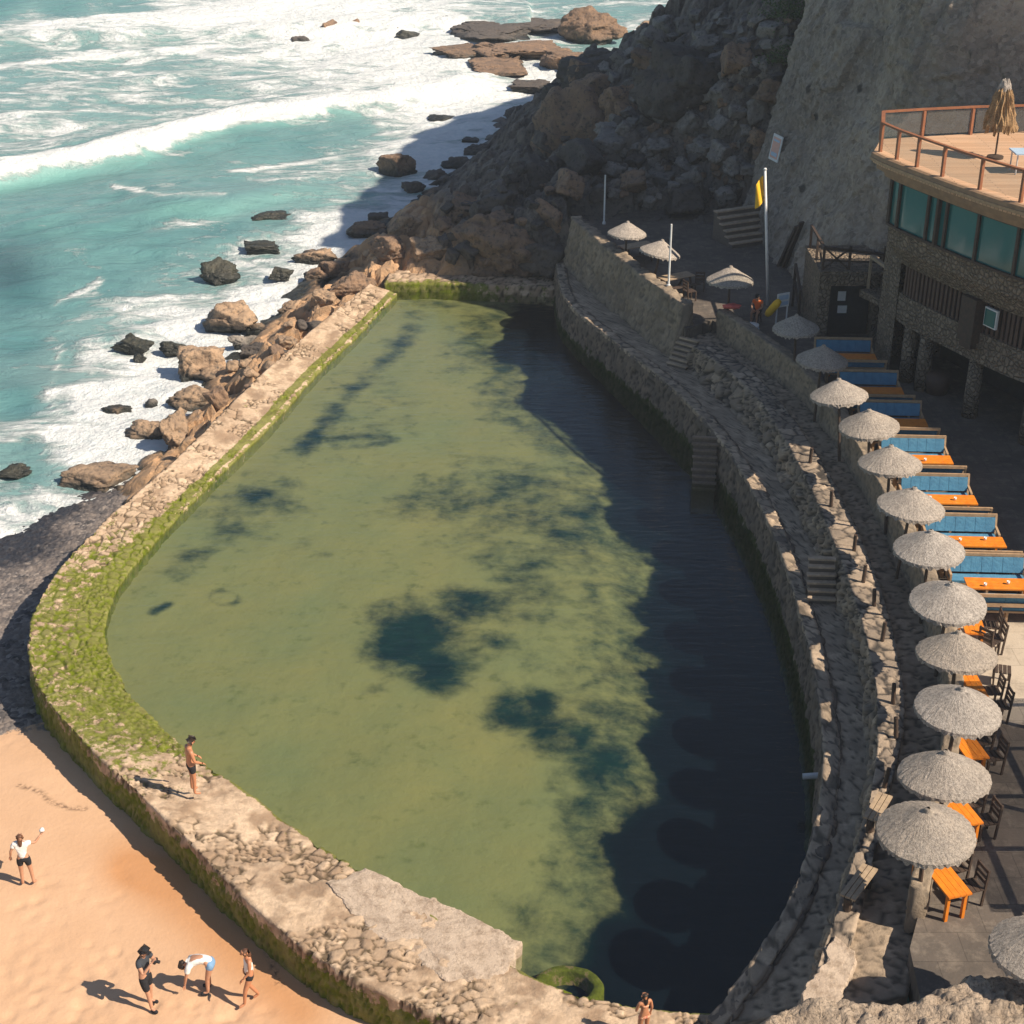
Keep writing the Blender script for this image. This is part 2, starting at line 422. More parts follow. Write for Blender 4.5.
mx2 = t.n('MixShader', {0: .10, 1: mx.outputs[0], 2: t.n('BsdfDiffuse', {'Color': (.5, .52, .5, 1)}).outputs[0]})
t.t.links.new(mx2.outputs[0], t.out.inputs[0]); M['panel'] = t.m
# ------------------------------------------------------------------ ribbon: a long wall/path from four polylines
def ribbon(name, polys, steps, mat, parts=None, cob=2.6, amp=.05, rough=.06, jt=(.02, .12), du=.09, moss=None, cellsel=None, it=4, seed=0, caps=True, lump=0.0, rowamp=None, two=0.0, cement=None):
    """polys: list of Nx3 polylines (cross-section order); steps: rows between consecutive polys"""
    L = max(np.linalg.norm(np.diff(p, axis=0), axis=1).sum() for p in polys)
    nu = int(L / du) + 2
    P = [smooth(p, nu, it) for p in polys]
    rows = []
    for a, b, n in zip(P[:-1], P[1:], steps):
        for k in range(n): rows.append(a + (b - a) * k / n)
    rows.append(P[-1])
    G = np.stack(rows, 1)                       # nu x m x 3
    m = G.shape[1]
    du_ = np.gradient(G, axis=0); dv = np.gradient(G, axis=1)
    N = np.cross(du_, dv); N /= (np.linalg.norm(N, axis=2, keepdims=True) + 1e-9)
    V = G.reshape(-1, 3); N = N.reshape(-1, 3)
    if lump: V = V + N * ((fbm(V, .8, 4, seed + 31) - .5) * lump)[:, None]
    f1, f2, cid = voro(V * (1, 1, 1.3), cob, seed)
    e = f2 - f1
    if two:                                   # small stones mixed in between the large ones
        g1, g2, gid = voro(V * (1, 1, 1.3), cob * 1.9, seed + 8); sel = fbm(V, .9, 3, seed + 9) > two
        e = np.where(sel, (g2 - g1) * .8, e); cid = np.where(sel, gid, cid)
    dome = sst(.0, .22, e)
    ra = np.ones(m) if rowamp is None else np.array([rowamp(k / (m - 1)) for k in range(m)])
    ra = np.tile(ra, nu)
    hh = ra * (amp * (dome - .6) + amp * 1.5 * (cid - .5) + rough * (fbm(V, 1.1, 5, seed + 5) - .5) * 2 + rough * .5 * (fbm(V, 6, 3, seed + 6) - .5))
    V2 = V + N * hh[:, None]
    joint = 1 - sst(jt[0], jt[1], e)
    if cement:                                # patches where the stones lie buried under render
        cm = cement(V, G); rel = amp * (dome - .6) + amp * 1.5 * (cid - .5)
        V2 = V2 - N * (ra * rel * cm * .9)[:, None] + N * (cm * (.02 + .05 * (fbm(V, 2.5, 5, seed + 77, .6) - .5)))[:, None]; joint = joint * (1 - cm)
    attrs = dict(cell=(1 - (cm if cement else 0)) * _h(np.floor(cid * 99991).astype(np.int64), np.zeros(len(cid), np.int64), np.zeros(len(cid), np.int64), 5) + (cm * (.1 + .9 * sst(.4, .65, fbm(V, 1.6, 5, 99, .6))) if cement else 0), joint=joint, moss=(moss(V, G) if moss else np.zeros(len(V))))
    F = gridF(nu, m)
    if caps:
        F = F.tolist(); F.append(list(range(m))); F.append(list(range((nu - 1) * m, nu * m))[::-1])
    return mk(name, V2, F, mat, None, True, attrs)

def setz(P, z):
    Q = np.array(P, float).copy(); Q[:, 2] = z; return Q

def offset(P, d):                # offset in plan to the right of travel
    P = np.asarray(P, float); t = np.gradient(P[:, :2], axis=0); t /= np.linalg.norm(t, axis=1, keepdims=True) + 1e-9
    Q = P.copy(); Q[:, 0] += t[:, 1] * d; Q[:, 1] -= t[:, 0] * d; return Q

def inpoly(P, poly):
    poly = np.asarray(poly, float); x, y = P[:, 0], P[:, 1]; r = np.zeros(len(P), bool)
    for (x0, y0), (x1, y1) in zip(poly, np.roll(poly, -1, 0)):
        if y0 == y1: continue
        c = ((y0 > y) != (y1 > y)) & (x < (x1 - x0) * (y - y0) / (y1 - y0) + x0); r ^= c
    return r
def keepF(F, m): return F[m[F].any(1)]

# ------------------------------------------------------------------ layout lines (measured from the photograph, at their heights)
POOL_L = ats([(397, 291), (360, 330), (313, 373), (269, 424), (219, 471), (175, 515), (137, 556), (113, 584), (101, 611), (101, 637), (110, 666), (132, 698), (164, 730), (211, 766), (249, 792), (287, 817), (327, 853), (350, 866), (409, 905), (460, 936), (506, 971), (540, 991), (590, 1012), (650, 1016), (710, 1020)], .2)
POOL_L[:, 2] = 0
OUTER = ats([(372, 283), (300, 340), (259, 377), (166, 471), (125, 502), (66, 559), (44, 584), (25, 622), (22, 655), (32, 690), (67, 726), (117, 776), (164, 815), (202, 853), (243, 899), (300, 955), (366, 992), (452, 1022), (540, 1052), (640, 1066), (735, 1062)], .4)
EDGE1 = ats([(559.5, 289), (568, 308), (586, 320), (629, 354), (659, 376), (702, 417), (728, 450), (748, 483), (769, 523), (784, 559), (797, 607), (810, 645), (816, 683), (823, 721), (826, 780), (812, 842), (798, 889), (779, 930, 1.5), (757, 961, 1.2), (735, 990, .9), (706, 1020, .6)], 1.6)
FOOT1 = ats([(577, 283), (590, 300), (630, 322), (668, 345), (687, 374), (718, 407), (753, 432), (768, 463), (784, 498), (805, 540), (833, 607), (853, 658), (865, 720), (868, 790), (854, 842), (841, 889), (829, 930, 1.5), (812, 970, 1.3), (795, 1011, 1.1)], 1.6)
MIDL = ats([(694, 346), (735, 375), (765, 404), (782, 436), (797, 460), (815, 495), (830, 531), (848, 576), (863, 622), (876, 681), (880, 743), (868, 811), (843, 892), (828, 935), (806, 1000)], 2.78)
MIDR = ats([(712, 342), (752, 370), (786, 407), (814, 449), (835, 482), (863, 541), (883, 592), (899, 653), (908, 716), (900, 750), (889, 790), (874, 861), (858, 912), (850, 945), (836, 1004)], 2.78)
TWF = ats([(716, 333), (763, 365), (804, 397), (845, 455), (880, 520), (913, 587), (930, 640), (944, 690), (943, 745), (930, 815), (917, 868), (904, 925)], 2.8)
FARW = ats([(572, 216), (607, 246), (648, 278), (684, 303)], 4.2)

# pool wall: left and near sides -----------------------------------------------------------------
nP = 200
pl = resample(POOL_L, nP); ou = resample(OUTER, nP)
# re-pair the outer line by nearest point so that the cross rows stay square to the wall
fine = resample(OUTER, 3000); idx = np.array([np.argmin(((fine[:, :2] - q[:2]) ** 2).sum(1)) for q in pl]); idx = np.maximum.accumulate(idx)
ou = fine[idx]; ou = smooth(ou, nP, 3)
zin = .07; zout = .42
def moss_fn(V, G):
    px, py = pxof(V); nu, m = G.shape[:2]
    across = np.tile(np.linspace(0, 1, m), nu)             # 0 outer bottom .. 1 inner bottom
    inner = sst(.62, .80, across)
    bend = sst(470, 600, py) * (1 - sst(720, 850, py + .25 * px - 30))
    up = 1 - sst(430, 560, py)
    a = inner * (.70 * (1 - up) + .42 * up) * (1 - sst(700, 760, py)) + bend * (.66 - .25 * np.abs(across - .55))
    strip = sst(.715, .75, across) * (1 - sst(.83, .86, across)) * (1 - sst(640, 740, py))
    a = np.maximum(a, strip * 1.0)
    outface = (1 - sst(.18, .27, across)) * (.35 + .75 * sst(.05, .14, across)) * sst(620, 720, py)
    a = np.maximum(a, outface)
    wl = sst(.85, .9, across)
    return np.clip(np.maximum(a, wl * .8), 0, 1)
def cem_fn(V, G):
    px, py = pxof(V); nu, m = G.shape[:2]; a = np.tile(np.linspace(0, 1, m), nu)
    n = fbm(V, .6, 5, 61, .6) + .25 * (fbm(V, 3, 4, 62) - .5)
    near = sst(800, 850, py) * (px > 150)
    k = sst(.50, .56, n + .03 + near * (.10 * (1 - sst(.0, .22, np.abs(a - .62))) + .02) - .10 * (1 - sst(.22, .3, a)))
    return k * (1 - .75 * sst(480, 560, py) * (1 - sst(690, 790, py)))
wall = ribbon('pool_wall', [setz(offset(ou, .1), -2.6), setz(ou, zout), setz(pl, zin + .26 * sst(838, 880, pxof(pl)[1])), setz(pl, -1.6)], [24, 60, 10], M['seawall'], cob=2.7, amp=.055, rough=.05, du=.062, jt=(.03, .16), moss=moss_fn, lump=.16, seed=3, two=.52, cement=cem_fn)
tag(wall, 'mossy cobbled sea wall curving round the seaward side and near end of the pool', 'wall')

# far end wall
fa = ats([(384, 283), (430, 283), (470, 284), (520, 286), (562, 289)], .5); fb = fa + np.array([0.25, 2.0, 0])
fmoss = lambda V, G: np.clip(np.tile(sst(.3, .75, np.linspace(0, 1, G.shape[1])), G.shape[0]) * (1.1 - .75 * sst(440, 520, pxof(V)[0])), 0, 1)
fw = ribbon('pool_end_wall', [setz(fb, -.6)[::-1], setz(fb, .55)[::-1], setz(fa, .5)[::-1], setz(fa, -1.6)[::-1]], [5, 14, 14], M['seawall'], cob=2.2, amp=.05, rough=.10, moss=fmoss, seed=9)
tag(fw, 'low brown stone wall closing the far end of the pool below the cliff', 'wall')

# concrete platform on the near wall ---------------------------------------------------------------
cp = [at(x, y, .36) for x, y in ((366, 868), (521, 941), (504, 974), (452, 985), (366, 930), (330, 884))]
def slab(name, poly, z0, z1, mat, label, cat, chop=.12, res=.12, kind=None):
    poly = np.array(poly)[:, :2]
    cen = poly.mean(0); n = len(poly)
    ring = resample(np.vstack([poly, poly[:1]]), 220)[:-1]
    ks = [0, .25, .5, .7, .85, .95, 1.0]
    V = []; 
    for k in ks[1:]:
        R = cen + (ring - cen) * k
        V.append(np.c_[R, np.full(len(R), z1)])
    V[-1][:, 2] -= .02
    for zz in (z1 - .08, z0): V.append(np.c_[cen + (ring - cen) * 1.01, np.full(len(ring), zz)])
    V = np.vstack(V); N = len(ring)
    V[:, 2] += (fbm(V, 1.4, 4, 3) - .5) * chop * (V[:, 2] > z0 + .05); V[:, :2] += ((np.c_[fbm(V, 2.2, 5, 8, .62), fbm(V, 2.2, 5, 9, .62)]) - .5) * .42
    V = np.vstack([V, [[cen[0], cen[1], z1]]]); c = len(V) - 1
    F = [[c, j, (j + 1) % N] for j in range(N)]
    for r in range(len(ks)):
        for j in range(N): F.append([r * N + j, (r + 1) * N + j, (r + 1) * N + (j + 1) % N, r * N + (j + 1) % N])
    o = mk(name, V, F, mat, None, False)
    return tag(o, label, cat, None, kind)
slab('concrete_platform', cp, -1.3, .385, M['concrete'], 'pale concrete platform jutting from the near wall into the pool', 'platform', .13)

# round mossy basin beside the platform
bc = at(556, 989, .1); mb = MB()
prof = [(.0, -.35), (.55, -.35), (.62, .1), (.66, .16), (.86, .17), (.92, .1), (.95, -1.3)]
mb.lathe(prof, 40, (0, 0, 0))
v = np.array(mb.v); v[:, :2] *= (1.15, 1.0); v += (np.c_[fbm(v, 3, 3, 1), fbm(v, 3, 3, 2), fbm(v, 3, 3, 3)] - .5) * .12
o = mk('stone_basin', v, mb.f, M['seawall'], None, True, dict(cell=np.full(len(v), .9), joint=np.full(len(v), .35), moss=np.full(len(v), .62)), None)
o.location = (bc[0] + .3, bc[1] + .25, -.2); o.scale = (.8, .8, .9); tag(o, 'round mossy stone basin at the corner of the concrete platform', 'basin')

# right side: quay wall, lower path, rubble wall, upper path, terrace wall ---------------------------
e1 = smooth(np.vstack([[(2.3, 79.0, 1.6)], EDGE1]), 160, 3)
qm = lambda V, G: np.clip((1 - sst(.1, .75, (V[:, 2] + .2))) * .9 * (V[:, 2] < .9), 0, 1)
e1i = offset(e1, -.5)
q = ribbon('quay_wall', [setz(offset(e1, .25), -1.7), e1 + np.array([0, 0, 0.0]), e1i + np.array([0, 0, 0.02]), setz(e1i, .2)], [24, 6, 4], M['quay'], cob=2.0, amp=.05, rough=.06, moss=qm, seed=21, du=.1)
tag(q, 'dark masonry quay wall with green waterline along the right side of the pool', 'wall')
q2 = ribbon('stone_kerb', [e1 + np.array([0, 0, -.12]), e1 + np.array([0, 0, .06]), offset(e1, -.42) + np.array([0, 0, .06]), offset(e1, -.42) + np.array([0, 0, -.12])], [2, 6, 2], M['path'], cob=1.8, amp=.035, rough=.03, seed=24, du=.1)
tag(q2, 'worn stone kerb along the pool edge of the lower path', 'kerb')
ft = smooth(FOOT1, 160, 3); e1n = smooth(offset(e1, -.3), 160, 0)
p1 = ribbon('path', [e1n + np.array([0, 0, -.3]), e1n + np.array([0, 0, -.015]), ft + np.array([.35, 0, -.015]), ft + np.array([.35, 0, -.3])], [1, 14, 1], M['path'], cob=2.2, amp=.025, rough=.04, seed=27, du=.11)
tag(p1, kind='structure')
ftm = ats([(676, 356), (687, 374), (718, 407), (753, 432), (768, 463), (784, 498), (805, 540), (833, 607), (853, 658), (865, 720), (868, 790), (854, 842), (841, 889), (829, 930, 1.5), (812, 970, 1.3), (795, 1011, 1.1)], 1.6)
ml = smooth(MIDL, 150, 3); mr_ = smooth(MIDR, 150, 3)
rw = ribbon('rubble_wall', [setz(smooth(ftm, 150, 3), .7) , ml, mr_, setz(mr_, 2.0)], [22, 14, 4], M['midrock'], cob=1.7, amp=.12, rough=.16, jt=(.02, .16), seed=33, du=.08, lump=.0, two=.5, rowamp=lambda a: .25 + .75 * (1 - sst(.42, .56, np.array(a))))
tag(rw, 'rough rubble wall with a flat sunlit top between the lower and upper path', 'wall')
up_l = smooth(ats([(692, 336), (712, 342), (752, 370), (786, 407), (814, 449), (835, 482), (863, 541), (883, 592), (899, 653), (908, 716), (900, 750), (889, 790), (874, 861), (858, 912), (850, 945), (832, 1010)], 2.6), 150, 3)
up_r = smooth(ats([(700, 326), (720, 330), (763, 365), (804, 397), (845, 455), (880, 520), (913, 587), (930, 640), (944, 690), (943, 745), (930, 815), (917, 868), (904, 925), (891, 996)], 2.6), 150, 3)
p2 = ribbon('path', [setz(up_l, 2.0) + np.array([-.3, 0, 0]), setz(up_l, 2.6) + np.array([-.3, 0, 0]), setz(up_r, 2.6) + np.array([.35, 0, 0]), setz(up_r, 2.0) + np.array([.35, 0, 0])], [1, 16, 1], M['path'], cob=2.6, amp=.035, rough=.05, seed=37, du=.1)
tag(p2, kind='structure')
tf = smooth(TWF, 150, 3)
tw = ribbon('terrace_wall', [setz(tf, 2.5), setz(tf, 3.9), setz(offset(tf, -.42), 3.9), setz(offset(tf, -.42), 2.9)], [14, 6, 8], M['terwall'], cob=2.4, amp=.03, rough=.04, seed=41, du=.1)
tag(tw, 'plastered stone parapet wall below the row of straw parasols', 'wall')
fwl = resample(FARW, 60)
tw2 = ribbon('terrace_wall', [setz(offset(fwl, .5), 1.2), setz(offset(fwl, .05), 4.15), setz(offset(fwl, -.5), 4.15), setz(offset(fwl, -.5), 3.0)], [22, 6, 8], M['terwall'], cob=2.0, amp=.07, rough=.10, seed=45, du=.1, lump=.2)
tag(tw2, 'tall terrace wall with a pale coping at the far right corner of the pool', 'wall')

# terrace floor sheet
TP = [tuple(x[:2]) for x in offset(tf, -.3)[::6]][::-1]
far = [(7.6, 62.9 + 1.2), (7.2, 66), (6.0, 69.5), (4.4, 75), (3.4, 79)]
poly = TP + [(8.9, 65.2)] + far + [(6, 82), (12.9, 82), (14.4, 71), (30, 71), (30, 20.5), (8.2, 20.5), (8.6, 25.6)]
v = [(x, y, 3.1) for x, y in poly]; n = len(v)
v += [(x, y, 2.2) for x, y in poly]
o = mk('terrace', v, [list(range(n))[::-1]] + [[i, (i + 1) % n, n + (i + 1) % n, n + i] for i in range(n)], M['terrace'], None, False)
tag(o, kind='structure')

# pool bed and water
poolpoly = [tuple(p[:2]) for p in pl] + [tuple(p[:2]) for p in e1[::-1] + np.array([.8, 0, 0])]
bedp = [tuple(p[:2]) for p in setz(offset(pl, .25), 0)] + [tuple(p[:2]) for p in e1[::-1] + np.array([.4, 0, 0])]
xs = np.arange(-15.5, 11.5, .16); ys = np.arange(25, 80.5, .16)
X, Y = np.meshgrid(xs, ys, indexing='ij'); P = np.c_[X.ravel(), Y.ravel(), np.full(X.size, -.42)]
P[:, 2] += (fbm(P * (1, 1, 0), .35, 3, 2) - .5) * .16 - .8 * sst(1.5, 7.5, P[:, 0])
bx, by = pxof(P)
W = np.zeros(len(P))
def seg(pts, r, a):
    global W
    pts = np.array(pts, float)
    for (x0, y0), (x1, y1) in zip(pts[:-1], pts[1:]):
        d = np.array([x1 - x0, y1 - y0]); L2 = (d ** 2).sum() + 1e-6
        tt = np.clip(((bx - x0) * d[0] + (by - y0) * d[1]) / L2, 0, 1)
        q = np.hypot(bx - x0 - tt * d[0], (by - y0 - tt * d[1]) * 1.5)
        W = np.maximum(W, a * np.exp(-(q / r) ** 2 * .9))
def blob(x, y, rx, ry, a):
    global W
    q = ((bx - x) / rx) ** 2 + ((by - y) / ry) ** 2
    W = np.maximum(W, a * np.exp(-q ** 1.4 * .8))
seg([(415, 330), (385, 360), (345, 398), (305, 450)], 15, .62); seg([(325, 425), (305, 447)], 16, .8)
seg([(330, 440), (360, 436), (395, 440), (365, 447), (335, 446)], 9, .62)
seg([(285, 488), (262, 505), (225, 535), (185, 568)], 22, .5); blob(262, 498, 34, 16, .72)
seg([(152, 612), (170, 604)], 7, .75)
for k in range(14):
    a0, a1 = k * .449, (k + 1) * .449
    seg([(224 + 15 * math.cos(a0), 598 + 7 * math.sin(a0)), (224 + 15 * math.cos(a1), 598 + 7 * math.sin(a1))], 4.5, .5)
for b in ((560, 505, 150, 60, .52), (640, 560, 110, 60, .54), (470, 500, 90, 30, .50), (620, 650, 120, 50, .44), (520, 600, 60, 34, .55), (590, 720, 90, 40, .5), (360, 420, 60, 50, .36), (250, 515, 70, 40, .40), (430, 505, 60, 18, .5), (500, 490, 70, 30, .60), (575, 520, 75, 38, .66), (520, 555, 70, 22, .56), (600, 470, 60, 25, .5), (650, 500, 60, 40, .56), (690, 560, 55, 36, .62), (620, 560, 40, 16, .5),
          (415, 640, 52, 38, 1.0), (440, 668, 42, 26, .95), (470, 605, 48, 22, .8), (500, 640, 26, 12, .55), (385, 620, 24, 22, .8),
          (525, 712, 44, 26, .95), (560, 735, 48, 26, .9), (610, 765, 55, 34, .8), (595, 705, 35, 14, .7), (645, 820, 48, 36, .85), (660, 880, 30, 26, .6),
          (690, 660, 60, 42, .95), (740, 620, 50, 50, .95), (735, 720, 70, 40, .9), (770, 690, 60, 90, 1.25), (700, 720, 70, 60, 1.0), (690, 790, 60, 50, .95), (650, 690, 40, 40, .8), (715, 870, 60, 50, 1.1), (690, 940, 60, 40, 1.1), (640, 985, 50, 26, .9), (705, 560, 50, 50, 1.0), (735, 610, 50, 60, 1.15), (690, 480, 36, 50, 1.0), (650, 420, 44, 40, .95), (600, 370, 36, 34, .9), (580, 340, 30, 30, .9), (550, 315, 34, 16, .85), (760, 790, 60, 60, 1.0), (700, 800, 40, 26, .72), (770, 880, 50, 70, 1.1), (735, 930, 60, 40, 1.0), (690, 970, 50, 30, 1.0), (650, 960, 34, 20, .7), (720, 990, 50, 30, 1.0), (760, 560, 40, 40, .9),  # right-hand blobs: weed, widened to paint in the shade there
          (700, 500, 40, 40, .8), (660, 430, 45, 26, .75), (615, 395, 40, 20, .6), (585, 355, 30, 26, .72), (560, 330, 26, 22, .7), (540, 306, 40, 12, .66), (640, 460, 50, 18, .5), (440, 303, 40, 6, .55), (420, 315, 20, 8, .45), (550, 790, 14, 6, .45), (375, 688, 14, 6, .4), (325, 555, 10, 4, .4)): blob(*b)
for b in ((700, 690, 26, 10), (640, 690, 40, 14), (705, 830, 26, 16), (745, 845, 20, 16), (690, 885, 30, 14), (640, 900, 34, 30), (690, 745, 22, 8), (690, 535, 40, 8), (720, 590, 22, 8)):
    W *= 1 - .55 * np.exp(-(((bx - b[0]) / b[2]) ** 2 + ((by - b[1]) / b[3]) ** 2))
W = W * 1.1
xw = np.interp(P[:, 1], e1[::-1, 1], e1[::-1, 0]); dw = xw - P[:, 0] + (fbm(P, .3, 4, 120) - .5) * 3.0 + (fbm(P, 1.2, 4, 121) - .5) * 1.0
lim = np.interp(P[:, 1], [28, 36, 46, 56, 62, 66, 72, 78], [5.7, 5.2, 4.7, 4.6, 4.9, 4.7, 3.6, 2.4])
wall_shade = (1 - sst(-.7, .9, dw - lim)); W = np.maximum(W, np.maximum(1.6 * (1 - sst(-1.0, .8, dw - lim)), .62 * (1 - sst(.5, 4.2, dw - lim))))  # dark band by the right wall: painted shade that swallows the cast shadows
mk('pool_bed', P, keepF(gridF(len(xs), len(ys)), inpoly(P, bedp)), M['poolbed'], None, True, dict(weed=W, wall_shade=wall_shade)).__setitem__('kind', 'structure')
wp = [tuple(p[:2]) for p in offset(pl, .0)] 
poly = [tuple(p[:2]) for p in setz(offset(pl, .3), 0)] + [tuple(p[:2]) for p in (e1[::-1] + np.array([.25, 0, 0]))] + [(2.6, 79.6), (-6.2, 79.4)]
o = mk('pool_water', [(x, y, 0) for x, y in poly], [list(range(len(poly)))], M['pool'], None, False)
if o.data.polygons[0].normal.z < 0: o.data.flip_normals()
tag(o, kind='structure')

# ------------------------------------------------------------------ beach
bp = [(0, 760, -.8), (60, 740, -.85), (10, 690, -1.1), (0, 600, -1.6), (60, 520, -1.85), (20, 552, -1.95), (125, 490, -1.8), (90, 540, -1.7), (0, 520, -2.3), (90, 465, -2.4), (150, 445, -2.4), (0, 400, -3.2), (0, 1020, -.62), (200, 1020, -.7), (150, 870, -.82), (400, 1040, -.75), (0, 880, -.66), (-200, 700, -1.3), (-200, 500, -2.6), (-200, 1000, -.6), (300, 1100, -.6), (40, 650, -1.3)]
bw = ats(bp); zb = rbf(bw[:, :2], bw[:, 2], .3)
xs = np.arange(-34, 2, .11); ys = np.arange(19, 60, .11)
X, Y = np.meshgrid(xs, ys, indexing='ij'); Q = np.c_[X.ravel(), Y.ravel()]
P = np.c_[Q, zb(Q)]
bx, by = pxof(P)
by = by + 0
peb = 1 - sst(705, 775, by + .35 * bx); peb = np.where(by < 735, peb, peb * .6)
f1, f2, cid = voro(P * (1, 1, .0), 3.2, 77)
P[:, 2] += peb * (.10 * (np.clip((f2 - f1) * 2, 0, 1) - .5) + .06 * (cid - .5)) + (fbm(P * (1, 1, 0), .3, 3, 6) - .5) * .06 + (fbm(P * (1, 1, 0), 2.2, 3, 7) - .5) * .02
# footprints
rng = np.random.default_rng(5)
foot = np.zeros(len(P))
fp = []
for (x0, y0, x1, y1, n) in ((10, 880, 60, 960, 26), (60, 940, 130, 1010, 30), (190, 1000, 280, 1024, 30), (0, 960, 120, 1024, 50), (20, 1000, 250, 1024, 50), (40, 860, 130, 930, 14)):
    for k in range(n): fp.append(at(rng.uniform(x0, x1), rng.uniform(y0, y1), -.7))
for c in fp:
    m = (np.abs(P[:, 0] - c[0]) < .6) & (np.abs(P[:, 1] - c[1]) < .6)
    d2 = (P[m, 0] - c[0]) ** 2 + (P[m, 1] - c[1]) ** 2
    P[m, 2] += -.038 * np.exp(-d2 / .010)
def pline(pts):
    d = np.full(len(P), 1e9); pts = np.array(pts, float)
    for (x0, y0), (x1, y1) in zip(pts[:-1], pts[1:]):
        e = np.array([x1 - x0, y1 - y0]); tt = np.clip(((bx - x0) * e[0] + (by - y0) * e[1]) / ((e ** 2).sum()), 0, 1)
        d = np.minimum(d, np.hypot(bx - x0 - tt * e[0], by - y0 - tt * e[1]))
    return d
weed = np.exp(-(pline([(18, 785), (40, 792), (52, 803), (70, 808), (86, 809)]) / 1.6) ** 2) + np.exp(-(pline([(266, 944), (271, 962), (280, 985)]) / 2.2) ** 2)
wet = np.exp(-(pline([(130, 866), (200, 915), (262, 975), (300, 1010)]) / 30) ** 2) * .9 + np.exp(-(((bx - 160) / 40) ** 2 + ((by - 872) / 16) ** 2))
wp_ = 1 - sst(-1.98, -1.72, P[:, 2] + .18 * (fbm(P * (1, 1, 0), .8, 3, 12) - .5))
beach = mk('beach', P, keepF(gridF(len(xs), len(ys)), ~inpoly(P, poolpoly)), M['sand'], None, True, dict(pebble=peb, wet=np.clip(wet, 0, 1), weed=np.clip(weed, 0, 1), wetpeb=wp_))
tag(beach, kind='structure')

# ------------------------------------------------------------------ rocky terrain: shore apron and slope under the cliff
SEAZ = -2.0
tp = [(300, 345, -.3), (259, 380, -.5), (215, 428, -.7), (166, 471, -.9), (125, 502, -1.7), (232, 345, -2.5), (200, 380, -2.4), (150, 430, -2.5), (90, 480, -2.8), (280, 260, -3.0), (330, 255, -2.3), (310, 300, -1.7), (355, 235, -2.3), (400, 195, -2.8), (425, 185, -2.6), (345, 295, -.6), (390, 268, 0.0), (430, 272, .4), (480, 277, .4), (540, 282, .5),
      (180, 455, -1.4), (205, 425, -1.6), (240, 390, -1.4), (270, 350, -1.6),
      (415, 225, -1.0), (440, 215, 0), (460, 195, .2), (480, 240, 2.2), (520, 250, 2.2), (555, 268, 1.4), (558, 232, 2.8), (465, 170, -1.2), (495, 145, -1.4), (530, 170, 1.8), (560, 150, 3.2), (515, 125, -1.2), (540, 105, -.6), (562, 95, 2.0),
      (600, 205, 3.9), (600, 150, 4.6), (585, 100, 4.5), (600, 60, 6.2), (640, 30, 8.4), (620, 100, 5.6), (650, 100, 6.6), (690, 5, 10.8), (700, 100, 8.0), (650, 170, 4.3), (700, 200, 4.3), (700, 150, 5.5), (600, 248, 3.5), (640, 215, 4.0), (735, 60, 10.4), (760, 30, 11.9), (790, 10, 12.8), (740, 130, 7.2), (745, 190, 4.5), (690, 50, 9.2),
      (440, 60, -2.3), (480, 40, -2.4), (540, 60, -2.0), (500, 20, -2.6), (300, 100, -4), (200, 250, -4), (100, 380, -3.6), (380, 60, -3.6), (560, 20, -2.6), (440, 110, -3)]
tw_ = ats(tp).tolist() + [(9, 112, 5), (9, 124, -3), (20, 118, 10), (30, 130, 9), (24, 140, -1), (40, 150, 4), (0, 130, -3), (-5, 150, -4), (15, 160, -4), (18, 95, 13), (28, 105, 16), (40, 120, 16), (20, 84, 9), (30, 84, 10), (45, 90, 12), (20, 74, 2.2), (12, 74, 2.3), (6, 72, 2.3), (5, 66, .8), (-40, 110, -5), (-40, 70, -5)]
tw_ = np.array(tw_); zt = rbf(tw_[:, :2], tw_[:, 2], .4)
def terr(Q):
    Q = np.asarray(Q, float); z = zt(Q); P = np.c_[Q, z * 0]
    rough = sst(-3.2, .5, z)
    z = z + (fbm(P, .16, 5, 40) - .5) * 2.0 * rough
    f1, f2, cid = voro(np.c_[Q, z * .6], .38, 50)
    z = z + rough * ((cid - .5) * 2.0 + sst(0, .35, f2 - f1) * .6 - .3)
    f1, f2, cid = voro(np.c_[Q, z * .6], 1.0, 55)
    z = z + rough * ((cid - .5) * .8 + sst(0, .3, f2 - f1) * .3 - .1)
    return z + (fbm(P, 1.7, 5, 60) - .5) * .35 * rough
xs = np.arange(-24, 30, .17); ys = np.arange(50, 150, .17)
X, Y = np.meshgrid(xs, ys, indexing='ij'); Q = np.c_[X.ravel(), Y.ravel()]
Z = terr(Q)
# keep clear of the pool, walls and paths
from_l = np.array([np.interp(y, pl[:80, 1][::-1], pl[:80, 0][::-1]) for y in ys]); wl = np.array([np.interp(y, ou[:90, 1][::-1], ou[:90, 0][::-1]) for y in ys])
XX, YY = X, Y; ZZ = Z.reshape(X.shape)
inwall = (XX > wl[None, :] - .1) & (XX < 30) & (YY < 79.2)
ZZ = np.where(inwall, np.minimum(ZZ, np.where(XX > 4.5 + np.clip(70 - YY, 0, 99) * .35, 1.0, -2.2)), ZZ)
ZZ = np.where((YY >= 79.2) & (YY < 82) & (XX > 3) & (XX < 13), np.minimum(ZZ, 3.0), ZZ)
ZZ = np.where((YY < 79.2) & (XX < 3.4) & (XX > wl[None, :] - .1), -2.6, ZZ)
P = np.c_[Q, ZZ.ravel()]
bx, by = pxof(P)
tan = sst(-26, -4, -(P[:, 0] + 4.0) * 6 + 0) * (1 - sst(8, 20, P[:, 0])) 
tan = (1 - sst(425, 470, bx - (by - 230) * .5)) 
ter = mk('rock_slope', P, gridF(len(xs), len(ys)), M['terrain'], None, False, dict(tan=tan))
tag(ter, kind='structure')
gx, gy, gz = xs, ys, ZZ
